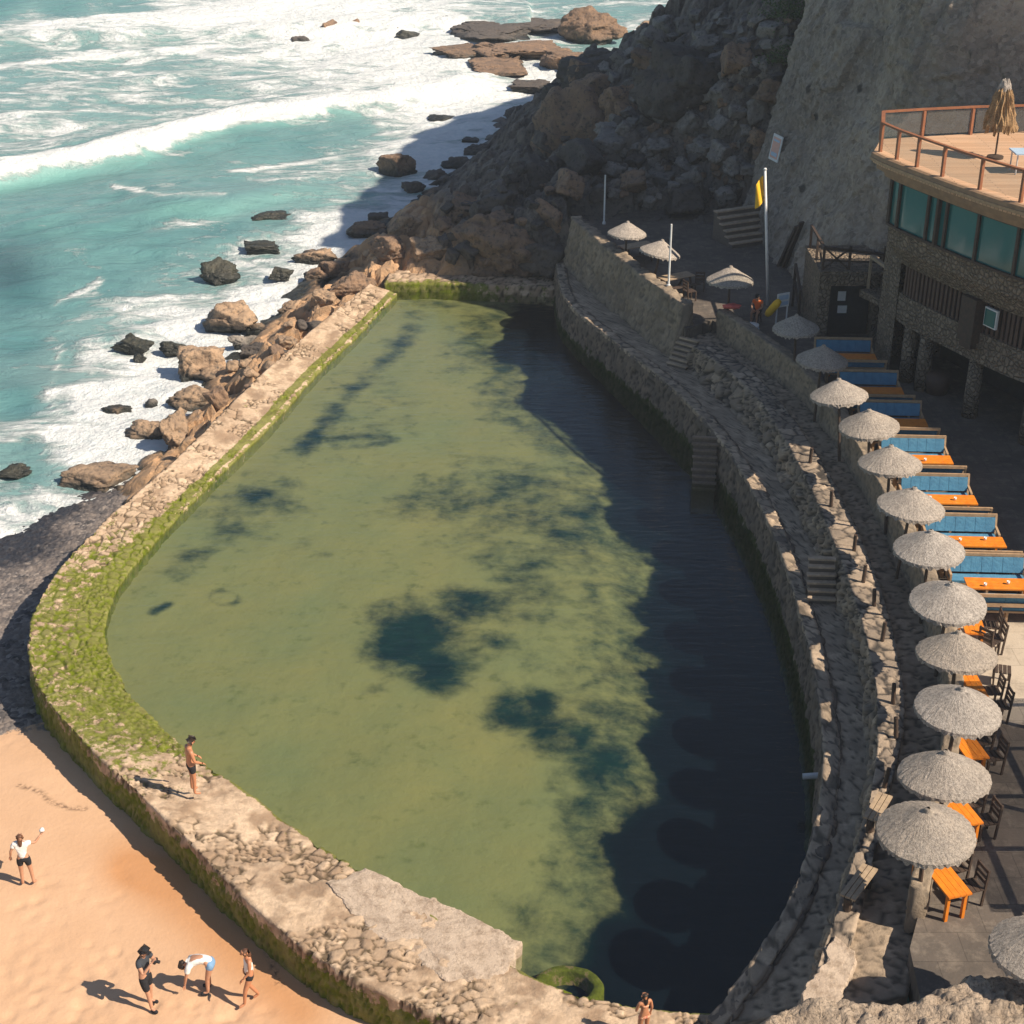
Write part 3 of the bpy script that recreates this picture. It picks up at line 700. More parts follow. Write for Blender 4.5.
def ground(x, y):
    i = int(np.clip((x - gx[0]) / .17, 0, len(gx) - 2)); j = int(np.clip((y - gy[0]) / .17, 0, len(gy) - 2))
    return max(gz[i, j], gz[i + 1, j], gz[i, j + 1])
def cast(px, py):
    d = cF + cR * (px - 512) / FPX - cU * (py - 512) / FPX
    t = 55.0
    while t < 220:
        p = C0 + d * t
        if p[2] < SEAZ or (gx[0] < p[0] < gx[-1] and gy[0] < p[1] < gy[-1] and p[2] < ground(p[0], p[1])): return p
        t += .15
    return p

# cliff behind (shades the slope), beyond the retaining wall
cl = smooth([(15.6, 79), (17.5, 88), (19, 98), (21, 108), (26, 119), (34, 132), (48, 146), (75, 160)], 200, 3) if False else None
plan = np.array([(16.5, 80.5), (18.3, 90), (20, 100), (22, 110), (28, 121), (36, 133), (50, 146), (80, 160)], float)
nu, nv = 150, 50
base = resample(plan, nu); R_ = []
for j in range(nv):
    k = j / (nv - 1); z = -3 + k * 35
    q = np.c_[base[:, 0] + k * 4.5 - .5, base[:, 1] - k * 1.5, np.full(nu, z)]
    R_.append(q)
for dx in (6, 40): R_.append(np.c_[base[:, 0] + 4 + dx, base[:, 1] - 1.5 - dx * .3, np.full(nu, 32 + dx * .05)])
G = np.stack(R_, 1); V = G.reshape(-1, 3)
V = V + np.c_[(fbm(V, .18, 5, 70) - .5) * 4.0 + (voro(V, .45, 73)[2] - .5) * .9, (fbm(V, .18, 4, 71) - .5) * 1.5, (fbm(V, .2, 4, 72) - .5) * 1.0]
tag(mk('cliff', V, gridF(nu, G.shape[1], True), M['cliff'], None, False), kind='structure')

plan = np.array([(27.5, 70), (27, 66), (27.2, 60), (28.5, 58.2), (34, 57.6), (50, 57)], float)  # unseen rock block added off to the right to shade the retaining wall
base = resample(plan, 90); R_ = [np.c_[base[:, 0] + k * 2.0, base[:, 1] + k * .4, np.full(90, 2.0 + 25 * k)] for k in np.linspace(0, 1, 50)]
R_.append(np.c_[base[:, 0] + 20, base[:, 1] + 8, np.full(90, 28.0)])
G = np.stack(R_, 1); V = G.reshape(-1, 3)
V = V + np.c_[(fbm(V, .18, 5, 170) - .5) * 2.4, (fbm(V, .18, 4, 171) - .5) * 1.2, (fbm(V, .2, 4, 172) - .5) * 1.0]
tag(mk('cliff', V, gridF(90, G.shape[1], True), M['cliff'], None, False), kind='structure')
# retaining wall
fp_ = np.array([(12.35, 80.9), (12.75, 77.5), (13.2, 74), (13.75, 70.8), (14.3, 67.6), (15.3, 65.2), (17, 63.9), (20, 63.4), (32, 63.2)], float)
nu, nv = 420, 250
base = resample(fp_, nu); nrm = offset(np.c_[base, np.zeros(nu)], 1)[:, :2] - base
nrm = -nrm
rows = []
for j in range(nv):
    k = j / (nv - 1); z = 2.6 + 28.0 * k
    ba = np.array([.255, .06])
    s = np.clip((base[:, 1] - 64.5) / 6, 0, 1)[:, None]
    q = base + (z - 3.3) * (np.array([.275, .26]) * s + np.array([.16, .20]) * (1 - s))
    rows.append(np.c_[q, np.full(nu, z)])
rows.append(np.c_[rows[-1][:, :2] + (8, 9), np.full(nu, 30.8)])
G = np.stack(rows, 1); V = G.reshape(-1, 3)
w1_, w2_, wi_ = voro(V + (fbm(V, .8, 3, 83)[:, None] - .5) * .8, 1.1, 84); w3_, w4_, wj_ = voro(V, .35, 86)
bul = (fbm(V, .25, 5, 80) - .5) * 1.2 + (fbm(V, 1.2, 5, 81, .6) - .5) * .45 + (wi_ - .5) * .16 + (sst(0, .12, w2_ - w1_) - 1) * .06 + (wj_ - .5) * .35
V[:, 0] += bul; V[:, 1] += bul * .3
o = mk('retaining_wall', V, gridF(nu, G.shape[1], False), M['retain'], None, True)
tag(o, 'huge leaning grey concrete retaining wall rising behind the restaurant', 'wall')

# foreground rock ledge
xs = np.arange(3.2, 17, .05); ys = np.arange(13, 24.5, .05)
lp = ats([(1060, 952), (1024, 962), (985, 976), (930, 992), (879, 1004), (829, 1010), (798, 1010), (745, 1022), (690, 1030)], 4.6)
X, Y = np.meshgrid(xs, ys, indexing='ij')
o_ = np.argsort(lp[:, 0]); yb = np.interp(X, lp[o_, 0], lp[o_, 1])
P = np.c_[X.ravel(), Y.ravel(), np.zeros(X.size)]
d = (yb.ravel() - P[:, 1]) + (fbm(P, .9, 4, 91) - .5) * .9
f1, f2, cid = voro(P, 3.6, 95)
z = 4.6 - 4.2 * (1 - sst(-1.0, .15, d)) + (fbm(P, .8, 5, 92) - .5) * .6 + (cid - .5) * .10 + sst(0, .15, f2 - f1) * .03 + (fbm(P, 4, 5, 97, .65) - .5) * .22 - np.clip(d, 0, 20) * .05
P[:, 2] = np.maximum(z, .3)
tag(mk('rock_ledge', P, gridF(len(xs), len(ys)), M['ledge'], None, True), kind='structure')

# ------------------------------------------------------------------ sea
def grow(a, b, st, far, n=14):
    c = np.arange(a, b, st); k = np.geomspace(1, far, n)
    return np.r_[(a - k)[::-1], c, b + k]
xs = grow(-72, 26, .33, 1500); ys = np.r_[(40 - np.geomspace(1, 800, 12))[::-1], np.arange(40, 200, .33), 200 + np.geomspace(1, 2500, 18)]
X, Y = np.meshgrid(xs, ys, indexing='ij'); P = np.c_[X.ravel(), Y.ravel(), np.full(X.size, SEAZ)]
bx, by = pxof(P)
fpts = np.array([(0, 4, .12), (60, 6, .15), (120, 4, .3), (200, 0, .62), (20, 22, .55), (45, 30, .95), (120, 22, 1.0), (200, 16, 1.05), (280, 12, 1.05), (340, 8, 1.0), (420, 4, .8), (500, 2, .5), (600, 4, .45), (660, 6, .5),
    (20, 60, .42), (80, 60, .50), (160, 55, .58), (240, 48, .66), (320, 45, .85), (400, 45, 1.0), (20, 100, .48), (100, 95, .50), (180, 90, .48), (260, 80, .58), (340, 75, .8), (420, 70, .95), (440, 90, .95), (20, 140, .58), (80, 130, .60), (150, 120, .52), (220, 105, .55), (300, 95, .65), (360, 90, .8),
    (20, 195, .22), (80, 185, .20), (140, 175, .18), (200, 160, .18), (250, 145, .16), (300, 140, .2), (350, 130, .35), (400, 120, .7), (440, 115, .9), (240, 170, .3), (270, 180, .42), (300, 165, .36), (340, 165, .5), (380, 160, .66), (420, 150, .8), (460, 110, .9), (480, 90, .85), (510, 130, .7), (350, 195, .55), (400, 180, .72), (440, 185, .8), (400, 210, .8), (470, 150, .75),
    (20, 240, .15), (100, 240, .14), (170, 225, .2), (220, 230, .22), (270, 215, .32), (310, 200, .42), (320, 225, .8), (350, 220, .9), (290, 245, .72), (330, 255, .95), (250, 260, .55), (280, 290, .95), (240, 300, .95), (210, 290, .55), (180, 270, .35), (150, 250, .2),
    (20, 290, .12), (60, 300, .22), (110, 280, .24), (90, 325, .5), (130, 310, .62), (170, 320, .8), (210, 330, .95), (60, 350, .42), (100, 360, .72), (150, 370, .92), (200, 370, .95), (250, 345, 1.0), (20, 340, .14), (20, 400, .18), (55, 400, .5), (90, 400, .82), (130, 410, .95), (160, 430, .95), (30, 450, .34), (60, 445, .72), (100, 440, 1.0), (140, 460, 1.0), (30, 480, .35), (70, 480, .62), (110, 470, 1.0), (20, 520, .7), (50, 500, .8), (10, 545, 1.0), (60, 530, .7), (-60, 300, .15), (-60, 450, .2), (-60, 180, .3), (-60, 80, .5), (720, 0, .4)], float)
act = (by > -150) & (by < 620) & (bx > -150) & (bx < 760)
D = np.full(len(P), .35); 
ix = np.where(act)[0]
for a in range(0, len(ix), 20000):
    q = ix[a:a + 20000]
    w = 1 / ((((bx[q, None] - fpts[None, :, 0]) ** 2) * .7 + ((by[q, None] - fpts[None, :, 1]) ** 2) * 1.9 + 40) ** 1.7)
    D[q] = (w * fpts[None, :, 2]).sum(1) / w.sum(1)
def pxline(pts, wd, a):
    global D
    d = np.full(len(P), 1e9); pts = np.array(pts, float)
    for (x0, y0), (x1, y1) in zip(pts[:-1], pts[1:]):
        e = np.array([x1 - x0, y1 - y0]); tt = np.clip(((bx - x0) * e[0] + (by - y0) * e[1]) / ((e ** 2).sum()), 0, 1)
        d = np.minimum(d, np.hypot(bx - x0 - tt * e[0], by - y0 - tt * e[1]))
    D = np.maximum(D, a * np.exp(-(d / wd) ** 2))
c1 = [(-120, 190), (0, 175), (60, 163), (150, 148), (230, 124), (330, 109), (420, 100), (455, 92)]
pxline([(x, y + 1) for x, y in c1], 7, 1.1)
pxline([(45, 32), (120, 24), (200, 20), (300, 16), (400, 12)], 11, 1.12); pxline([(-40, 70), (60, 62), (160, 52), (260, 46)], 5, .8); pxline([(230, 172), (300, 160), (370, 150)], 5, .62); pxline([(150, 235), (230, 222), (300, 205)], 6, .5)
pxline([(112, 186), (135, 194), (160, 205), (190, 206), (225, 205)], 5, .70); pxline([(248, 182), (275, 184)], 6, .62)
pxline([(55, 300), (75, 290), (100, 278)], 5, .66); pxline([(60, 295), (95, 290)], 8, .5)
pxline([(60, 345), (50, 400), (70, 440), (110, 425)], 6, .72); pxline([(65, 440), (140, 425), (165, 405)], 5, .85)
c1w = ats(c1, SEAZ); ya = np.interp(P[:, 0], c1w[:, 0], c1w[:, 1]); dd = (P[:, 1] - ya) * .75
am = np.exp(-(np.clip(P[:, 0] - c1w[-1, 0], 0, 99) / 3) ** 2) * (P[:, 0] < 5)
zc = np.where(dd > 0, np.exp(-(dd / 5.5) ** 2), np.exp(-(dd / 1.9) ** 2)) * 1.25 * am
crest = np.exp(-((dd + 2.0) / 1.5) ** 2) * am
c0 = ats([(-120, 50), (40, 42), (120, 40), (200, 36), (300, 34), (400, 30), (470, 24)], SEAZ); yb = np.interp(P[:, 0], c0[:, 0], c0[:, 1]); d0 = (P[:, 1] - yb) * .8
zc += np.where(d0 > 0, np.exp(-(d0 / 9) ** 2), np.exp(-(d0 / 2.5) ** 2)) * 1.1 * (P[:, 0] < 2)
c2 = ats([(60, 215), (115, 190), (160, 208), (230, 208), (300, 190)], SEAZ); y2 = np.interp(P[:, 0], c2[:, 0], c2[:, 1]); d2 = (P[:, 1] - y2) * .75
m2 = np.exp(-((P[:, 0] + 19) / 8) ** 2); zc += np.where(d2 > 0, np.exp(-(d2 / 4) ** 2), np.exp(-(d2 / 1.6) ** 2)) * .5 * m2; crest = np.maximum(crest, np.exp(-((d2 + 1.6) / 1.4) ** 2) * m2 * .7)
u = P[:, 0] * .62 - P[:, 1] * .78
near = (np.abs(P[:, 0]) < 90) & (P[:, 1] < 230)
w1 = fbm(np.c_[u * .16, (P[:, 0] * .78 + P[:, 1] * .62) * .05, 0 * u], 1, 4, 100) - .5
w2 = fbm(np.c_[u * .55, (P[:, 0] * .78 + P[:, 1] * .62) * .25, 0 * u], 1, 4, 101) - .5
P[:, 2] += np.where(near, zc + 1.5 * w1 + .45 * w2 + .25 * (fbm(P * (1, 1, 0), 1.2, 3, 104) - .5) * sst(.4, .9, D), 0)
P[:, 2] = np.where((by > 430) & (by < 700), np.minimum(P[:, 2], SEAZ + .12), P[:, 2])
deep = np.exp(-(((bx - 10) / 34) ** 2 + ((by - 270) / 30) ** 2)) * .8 + np.exp(-(((bx - 60) / 60) ** 2 + ((by - 375) / 26) ** 2)) * .45 + np.exp(-(((bx - 60) / 50) ** 2 + ((by - 440) / 16) ** 2)) * .5 + np.exp(-(((bx - 150) / 60) ** 2 + ((by - 205) / 20) ** 2)) * .15
sea = mk('sea', P, keepF(gridF(len(xs), len(ys)), ~inpoly(P, poolpoly)), M['sea'], None, True, dict(foam=D, crest=np.clip(crest, 0, 1), deep=np.clip(deep, 0, 1)))
tag(sea, kind='structure')
# ------------------------------------------------------------------ boulders
def rockmesh(seed, d, sub=4, ncut=13, nz=.09, flat=1.0, block=False, ftop=None):
    rng = np.random.default_rng(seed)
    import bmesh
    bm = bmesh.new(); bmesh.ops.create_icosphere(bm, subdivisions=sub, radius=1)
    V = np.array([v.co[:] for v in bm.verts]); F = [[v.index for v in f.verts] for f in bm.faces]; bm.free()
    nrm = rng.normal(size=(ncut, 3)); nrm[:, 2] *= flat; nrm /= np.linalg.norm(nrm, axis=1, keepdims=True)
    dist = rng.uniform(.55, .95, ncut)
    cap = 1.12
    if block:
        q = np.linalg.qr(rng.normal(size=(3, 3)) * .35 + np.eye(3))[0]
        nrm = np.vstack([q, -q, nrm[:4]]); dist = np.r_[rng.uniform(.52, .78, 6), rng.uniform(.72, .92, 4)]; cap = 1.5
    dots = V @ nrm.T
    with np.errstate(divide='ignore'):
        r = np.where(dots > .05, dist / np.maximum(dots, .05), 9).min(1)
    r = np.minimum(r, cap)
    V = V * r[:, None]
    off = rng.uniform(0, 99, 3)
    Q = V + off
    a1, a2, ai = voro(Q, 1.7, 6); b1, b2, bi = voro(Q * (1, 1, 1.6), 3.6, 7)
    k = 1 + nz * 2.2 * (fbm(Q, 1.5, 5, 5, .6) - .5) * 2 + .22 * (ai - .5) + .05 * (sst(0, .2, a2 - a1) - 1) + .10 * (bi - .5) + .035 * (sst(0, .2, b2 - b1) - 1)
    V = V * k[:, None]
    if ftop is not None: V[:, 2] = np.where(V[:, 2] > ftop, ftop + (V[:, 2] - ftop) * .16 + .10 * (ai - .5), V[:, 2])
    return V * np.asarray(d) / 2, F

def rock(name, loc, dims, mat, label, seed, rz=0, sub=4, tilt=0, group=None, cat='rock', **kw):
    V, F = rockmesh(seed, dims, sub, **kw)
    R = np.array(Matrix.Rotation(rz, 3, 'Z') @ Matrix.Rotation(tilt, 3, 'Y')); V = V @ R.T
    o = mk(name, V, F, M[mat], None, True); o.location = Vector(loc)
    for e in o.data.polygons: e.use_smooth = True
    return tag(o, label, cat, group)

def srock(px, py, w, h, mat, label, seed, rz=None, z=SEAZ, name='rock', sub=4, g=None, flat=1.0, dep=.85, **kw):
    """(px,py): centre of the visible rock; w,h its extent in pixels"""
    base = at(px, py + h * .45, z); zo = (base - C0) @ cF; s = zo / FPX
    W = w * s; H = max(.35, h * s * .75); D = max(W * dep * .8, h * s * .9)
    rng = random.Random(seed)
    return rock(name, (base[0], base[1] + D * .32, z + H * .28), (W * 1.08, D * 1.1, H * 1.55), mat, label, seed, rng.uniform(-.35, .35) if rz is None else rz, sub, group=g, flat=flat, **kw)

LIST = [
 # far shelf
 (328, 28, 32, 20, 'rock_brown', 'squared dark rock at the left end of the far row in the white breaker'),
 (354, 26, 18, 18, 'rock_brown', 'small upright rock right against the squared rock in the far breaker'),
 (390, 28, 30, 14, 'rock_dark', 'low rounded rock right of the upright pair in the far breaker'),
 (298, 39, 20, 10, 'rock_dark', 'small isolated rock at the seaward tip of the far row in the breaker'),
 (407, 34, 26, 9, 'rock_wet', 'flat awash rock trailing behind the low rounded rock in the far breaker'),
 (446, 21, 20, 10, 'rock_dark', 'small dark rock at the left edge of the far flat shelf'),
 (486, 15, 66, 12, 'rock_dark', 'thin flat slab at the farthest edge of the shelf'),
 (490, 30, 92, 22, 'rock_dark', 'wide low slab with dark top on the left part of the far shelf'),
 (462, 50, 60, 20, 'rock_brown', 'ragged low brown slab at the seaward front of the far shelf'),
 (520, 48, 96, 28, 'rock_brown', 'broad pitted slab in the middle of the far shelf'),
 (546, 24, 64, 22, 'rock_dark', 'dark ridge rock standing between pools on the far shelf'),
 (598, 24, 62, 34, 'rock_brown', 'big rounded tan outcrop crowning the far shelf beside the dark headland'),
 (572, 54, 64, 34, 'rock_brown', 'steep brown rock below the rounded tan outcrop'),
 (650, 26, 30, 14, 'rock_tan', 'small sunlit tan rock peeping over the dark headland'),
 (500, 68, 84, 18, 'rock_brown', 'long awash slab at the near edge of the far shelf'),
 (532, 84, 46, 20, 'rock_dark', 'dark boulder in foam just in front of the far shelf'),
 (467, 84, 20, 10, 'rock_wet', 'small wet rock in foam left of the dark boulder by the shelf'),
 (440, 118, 30, 7, 'rock_wet', 'barely awash dark rock alone in the white foam'),
 # shaded foam edge
 (396, 163, 42, 28, 'rock_brown', 'large rounded sunlit boulder alone in the foam near the shade edge'),
 (413, 188, 30, 18, 'rock_dark', 'dark boulder just below the large rounded sunlit boulder'),
 (436, 176, 26, 16, 'rock_dark', 'dark middle boulder in the shaded foam gap'),
 (457, 162, 26, 18, 'rock_dark', 'upper dark boulder in the shaded foam gap'),
 (480, 150, 30, 18, 'rock_dark', 'dark boulder in shaded foam nearest the black shore'),
 (514, 116, 30, 18, 'rock_dark', 'dark boulder at the top of the shaded foam edge'),
 (470, 140, 22, 10, 'rock_dark', 'small flat dark rock in the shaded foam'),
 # mid sea
 (270, 219, 44, 10, 'rock_wet', 'long low dark rock awash in open water'),
 (262, 248, 44, 12, 'rock_wet', 'wedge shaped dark rock awash below the long low one'),
 (218, 271, 42, 22, 'rock_wet', 'rounded greenish black rock standing in the water farthest from the wall'),
 (279, 273, 30, 16, 'rock_wet', 'mossy dark rock in white foam right of the greenish black rock'),
 (367, 229, 40, 17, 'rock_brown', 'rounded mossy brown rock at the foam edge below the cliff shade'),
 (379, 216, 24, 16, 'rock_dark', 'dark lump behind the rounded mossy brown rock'),
 (319, 255, 42, 20, 'rock_tan', 'tan pitted boulder in foam left of the far pool corner'),
 (316, 275, 28, 16, 'rock_brown', 'brown boulder right below the tan pitted boulder'),
 (407, 222, 40, 30, 'rock_tan', 'sunlit tan rock block at the edge of the cliff shade'),
 (133, 344, 40, 18, 'rock_wet', 'green topped rock in the foam, left one of a pair'),
 (174, 347, 28, 14, 'rock_wet', 'smaller dark rock in the foam, right one of a pair'),
 (139, 358, 16, 8, 'rock_wet', 'tiny dark rock just below the green topped rock'),
 (230, 317, 66, 34, 'rock_tan', 'long tan pitted rock lying along the foam'),
 (295, 309, 34, 22, 'rock_tan', 'tan rock wedged beside the wall at the end of the long tan rock'),
 (256, 328, 22, 12, 'rock_tan', 'small round tan rock in foam between the long rock and the wall'),
 (200, 358, 64, 46, 'rock_tan', 'big tilted tan boulder with a shaded left face beside the wall'),
 (243, 341, 28, 18, 'rock_grey', 'grey rock with a white foam cap behind the big tilted boulder'),
 (260, 353, 40, 34, 'rock_dark', 'dark square boulder tucked against the wall'),
 (285, 340, 28, 18, 'rock_tan', 'pale tan rock on top of the wall foot behind the dark square boulder'),
 (216, 374, 46, 24, 'rock_tan', 'tan rock directly below the big tilted boulder'),
 (190, 398, 56, 26, 'rock_tan', 'ragged tan outcrop joining the wall below the tilted boulder'),
 (216, 396, 26, 22, 'rock_brown', 'dark brown lump between the ragged outcrop and the wall'),
 (150, 430, 56, 28, 'rock_tan', 'flat topped tan block jutting seaward from the wall'),
 (115, 412, 36, 9, 'rock_tan', 'low smooth tan hump alone in white foam'),
 (152, 403, 16, 10, 'rock_grey', 'small grey cube of rock in white foam'),
 (95, 482, 88, 24, 'rock_tan', 'long low brown reef rock awash at the lower left shore'),
 (12, 474, 36, 14, 'rock_wet', 'pale drowned rock at the left edge of the picture'),
 (335, 268, 34, 22, 'rock_brown', 'brown rock heaped at the seaward foot of the far pool corner'),
 (349, 285, 44, 26, 'rock_brown', 'angular brown rock at the outer foot of the far pool corner'),
 (322, 296, 34, 22, 'rock_tan', 'tan rock leaning on the wall just below the far corner'),
 (392, 248, 46, 26, 'rock_brown', 'brown rock with black cracks behind the far corner of the pool'),
 (430, 246, 44, 26, 'rock_tan', 'orange tinted rock at the shade line behind the pool end wall'),
 (175, 428, 30, 46, 'rock_tan', 'upright tan buttress of rock against the sea wall'),
]
for k, (x, y, w, h, m, lab) in enumerate(LIST):
    z = SEAZ - .1
    if y < 100 and x > 430: z = SEAZ + (.2 if x > 560 else -.05)
    if lab.startswith(('pale tan', 'tan rock leaning', 'angular brown', 'brown rock with black', 'orange tinted', 'upright tan', 'brown rock heaped', 'sunlit tan rock block', 'dark brown lump')):
        p = cast(x, y + h * .3); z = p[2] - .1
    srock(x, y, w, h, m, lab, 300 + k * 7, z=z, sub=5 if w > 26 else 4, **(dict(ftop=.12, block=True, dep=1.25) if (y < 95 and x > 430 and w > 30 and not lab.startswith(('big rounded', 'small sunlit'))) else dict(block=(k % 2 == 0))))

# boulders on the shaded slope: large ones first, then the tumble
rs = random.Random(4)
BIG = [(592, 118, 100, 96, 'rock_brown', 'massive dark headland block with a flat ledge top, in shade'),
 (628, 92, 62, 40, 'rock_brown', 'rust brown square block in the shaded slope'),
 (612, 60, 90, 46, 'rock_dark', 'dark sloping slab at the skyline above the sea, in shade'),
 (700, 60, 110, 70, 'rock_dark', 'long smooth dark rock face near the top of the shaded slope'),
 (730, 78, 40, 36, 'rock_grey', 'grey cracked block right of the rust brown square block'),
 (684, 84, 44, 34, 'rock_grey', 'rounded grey boulder left of the grey cracked block'),
 (762, 62, 30, 24, 'rock_grey', 'grey boulder near the top corner of the retaining wall'),
 (784, 36, 36, 28, 'rock_grey', 'pale grey block beside bushes at the wall corner'),
 (660, 148, 36, 34, 'rock_grey', 'pale cube shaped boulder split down the middle'),
 (712, 142, 50, 16, 'rock_grey', 'long leaning slab across the boulder field'),
 (500, 232, 80, 50, 'rock_brown', 'great sloping brown rock behind the pool end wall, in shade'),
 (470, 205, 60, 40, 'rock_brown', 'brown shoulder of rock at the shade line above the foam'),
 (540, 175, 90, 60, 'rock_dark', 'dark ridge of rock in the middle of the shaded slope'),
 (548, 235, 50, 44, 'rock_dark', 'dark hollowed rock beside the far terrace wall'),
 (490, 258, 44, 30, 'rock_brown', 'low brown rock right behind the mossy end wall'),
 (596, 160, 50, 34, 'rock_brown', 'stepped brown rock above the terrace corner'),
 (665, 180, 18, 18, 'rock_brown', 'small brown cube boulder above the thatched parasols'),
 (640, 215, 80, 24, 'rock_dark', 'broad dark rock platform just above the thatched parasols'),
 (706, 222, 40, 20, 'rock_dark', 'low dark mound at the foot of the shaded steps')]
for k, (x, y, w, h, m, lab) in enumerate(BIG):
    p = cast(x, y + h * .15); zo = (p - C0) @ cF; s = zo / FPX
    rock('boulder', (p[0], p[1] + w * s * .15, p[2] - h * s * .25), (w * s * 1.05, w * s * .9, h * s * 1.35), m, lab, 900 + k * 5, rs.uniform(-.5, .5), 5, rs.uniform(-.25, .25), cat='boulder', nz=.06, block=w < 70)
pts = []
tries = 0
while len(pts) < 210 and tries < 20000:
    tries += 1
    x = rs.uniform(440, 800); y = rs.uniform(15, 262)
    ln = 262 - (x - 440) * 0.0
    if x > 806 - y * .31: continue
    if y > 205 and x > 560: continue
    if x < 560 - (y - 90) * .62 and y < 200: continue
    if y < 48 - (x - 590) * .45 + 14: continue
    dense = (x > 630 and y < 200)
    r = rs.choice([6, 8, 10, 13, 17, 23]) * (1 if dense else 1.25)
    if any((x - a) ** 2 + (y - b) ** 2 < ((r + c) * .42) ** 2 for a, b, c in pts): continue
    if not dense and rs.random() < .35: continue
    pts.append((x, y, r))
for k, (x, y, r) in enumerate(pts):
    p = cast(x, y); s = ((p - C0) @ cF) / FPX
    w = r * s * 1.5
    rock('boulder', (p[0], p[1], p[2] + w * .12), (w * rs.uniform(1.1, 1.8), w * rs.uniform(.8, 1.3), w * rs.uniform(.7, 1.15)), rs.choice(['rock_grey', 'rock_grey', 'rock_grey', 'rock_brown', 'rock_dark']) if x > 600 else rs.choice(['rock_brown', 'rock_dark', 'rock_dark']),
         'loose angular boulder tumbled on the shaded slope below the cliff', 2000 + k, rs.uniform(0, 3), 4, rs.uniform(-.5, .5), 'boulders tumbled down the shaded slope', 'boulder', nz=.04, block=True)
# small stones along the sea wall foot
k = 0
for i in range(26):
    x = rs.uniform(100, 330); y = 500 - (x - 110) * .78 + rs.uniform(-40, 4)
    p = cast(x, y) if y < 440 else at(x, y, SEAZ)
    s = ((p - C0) @ cF) / FPX; w = rs.uniform(7, 17) * s
    rock('rock', (p[0], p[1], p[2] + w * .1), (w * 1.2, w, w * .8), rs.choice(['rock_tan', 'rock_tan', 'rock_brown', 'rock_dark']), 'small broken rock in the foam at the seaward foot of the mossy wall', 5000 + i, rs.uniform(0, 3), 3, 0, 'small rocks along the wall foot')
# two bushes at the wall corner
def bush(px, py, w, lab):
    p = cast(px, py); b = MB(); r = random.Random(px)
    for i in range(900):
        a = Vector((r.gauss(0, .33), r.gauss(0, .33), abs(r.gauss(0, .36)))) * w
        t = Vector((r.uniform(-1, 1), r.uniform(-1, 1), r.uniform(-.2, 1))).normalized() * .09; u = t.cross(Vector((r.uniform(-1, 1), r.uniform(-1, 1), r.uniform(-1, 1)))).normalized() * .045
        b.add([a - u, a + t, a + u, a - t], [(0, 1, 2, 3)])
    o = b.build('bush', simple('bush leaf', (.06, .11, .025), (.035, .07, .015), 3, .8), None); o.location = Vector(p); tag(o, lab, 'bush')
bush(789, 18, 2.2, 'green bush growing at the top corner where the boulders meet the retaining wall')
bush(783, 62, 1.4, 'small green bush lower down the edge of the retaining wall')
# ------------------------------------------------------------------ restaurant building
FA = np.array([(14.55, 58.6), (14.75, 57.8), (15.3, 56.5), (16.3, 54.3), (17.3, 52.4), (18.3, 50.9), (19.8, 49.6), (22, 48.7), (25.5, 48.2)], float)
FA = np.c_[FA, np.zeros(len(FA))]
FA = smooth(FA, 80, 2)
def fo(d, n=80): return offset(resample(FA, n), d)        # + = outwards (to the left of the facade)
bld = empty('restaurant_building', (17, 56, 3.1), label='long curved stone and glass restaurant under the cliff with a timber roof deck', cat='building')
BO = (17, 56, 3.1)
def bmk(name, V, F, mat, sm=False, parent=None): 
    V = np.asarray(V, float) - BO
    return mk(name, V, F, mat, parent or bld, sm)
def band(name, outs, mat, back, parent=None, n=80, sm=False):
    """outs: list of (offset,z) from bottom to top; closed at back offset"""
    rows = [setz(fo(back, n), outs[0][1])] + [setz(fo(o, n), z) for o, z in outs] + [setz(fo(back, n), outs[-1][1])]
    G = np.stack(rows, 1)
    F = gridF(n, G.shape[1]).tolist(); m = G.shape[1]
    F.append(list(range(m))); F.append(list(range((n - 1) * m, n * m))[::-1])
    F += [[i * m, i * m + m - 1, (i + 1) * m + m - 1, (i + 1) * m] for i in range(n - 1)]
    return bmk(name, G.reshape(-1, 3), F, mat, sm, parent)
LO = -.85
band('stone_beam', [(LO, 5.45), (LO + .02, 6.0), (LO, 6.6)], M['rubble'], LO - .5)
band('stone_band', [(LO + .1, 7.85), (-.15, 8.7), (-.05, 9.42)], M['rubble'], -1.6)
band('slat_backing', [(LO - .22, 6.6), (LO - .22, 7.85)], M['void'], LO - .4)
sl = MB(); pts = fo(LO - .1, 400)
acc = 0
for i in range(1, len(pts)):
    acc += np.linalg.norm(pts[i] - pts[i - 1])
    if acc > .21 and i < 330:
        acc = 0; t = pts[i] - pts[i - 1]; sl.box((pts[i][0] - BO[0], pts[i][1] - BO[1], 7.22 - BO[2]), (.06, .13, 1.25), math.atan2(t[1], t[0]) + math.pi / 2)
tag(sl.build('slat_screen', M['slats'], bld), 'dark vertical timber slat screen')
# windows
fr = MB()
wl = fo(.0, 400); arc = np.r_[0, np.cumsum(np.linalg.norm(np.diff(wl, axis=0), axis=1))]
def wat(s, z, o=0.0):
    q = fo(o, 400); return np.array([np.interp(s, arc, q[:, 0]), np.interp(s, arc, q[:, 1]), z])
mull = [0.05, .75, 2.55, 3.15, 3.6, 5.3, 7.2, 9.2, 11.5]
for a, b in zip(mull[:-1], mull[1:]):
    w = MB(); n = 8
    G = np.array([[wat(a + (b - a) * k / n, z, -.03) for z in (9.5, 11.28)] for k in range(n + 1)])
    bmk('window', G.reshape(-1, 3), gridF(n + 1, 2), M['glass'], True)
for s in mull:
    p = wat(s, 0, .03); wd = .2 if 3.0 < s < 3.3 else .09
    fr.box((p[0] - BO[0], p[1] - BO[1], 10.38 - BO[2]), (wd, .12, 1.8), math.radians(25))
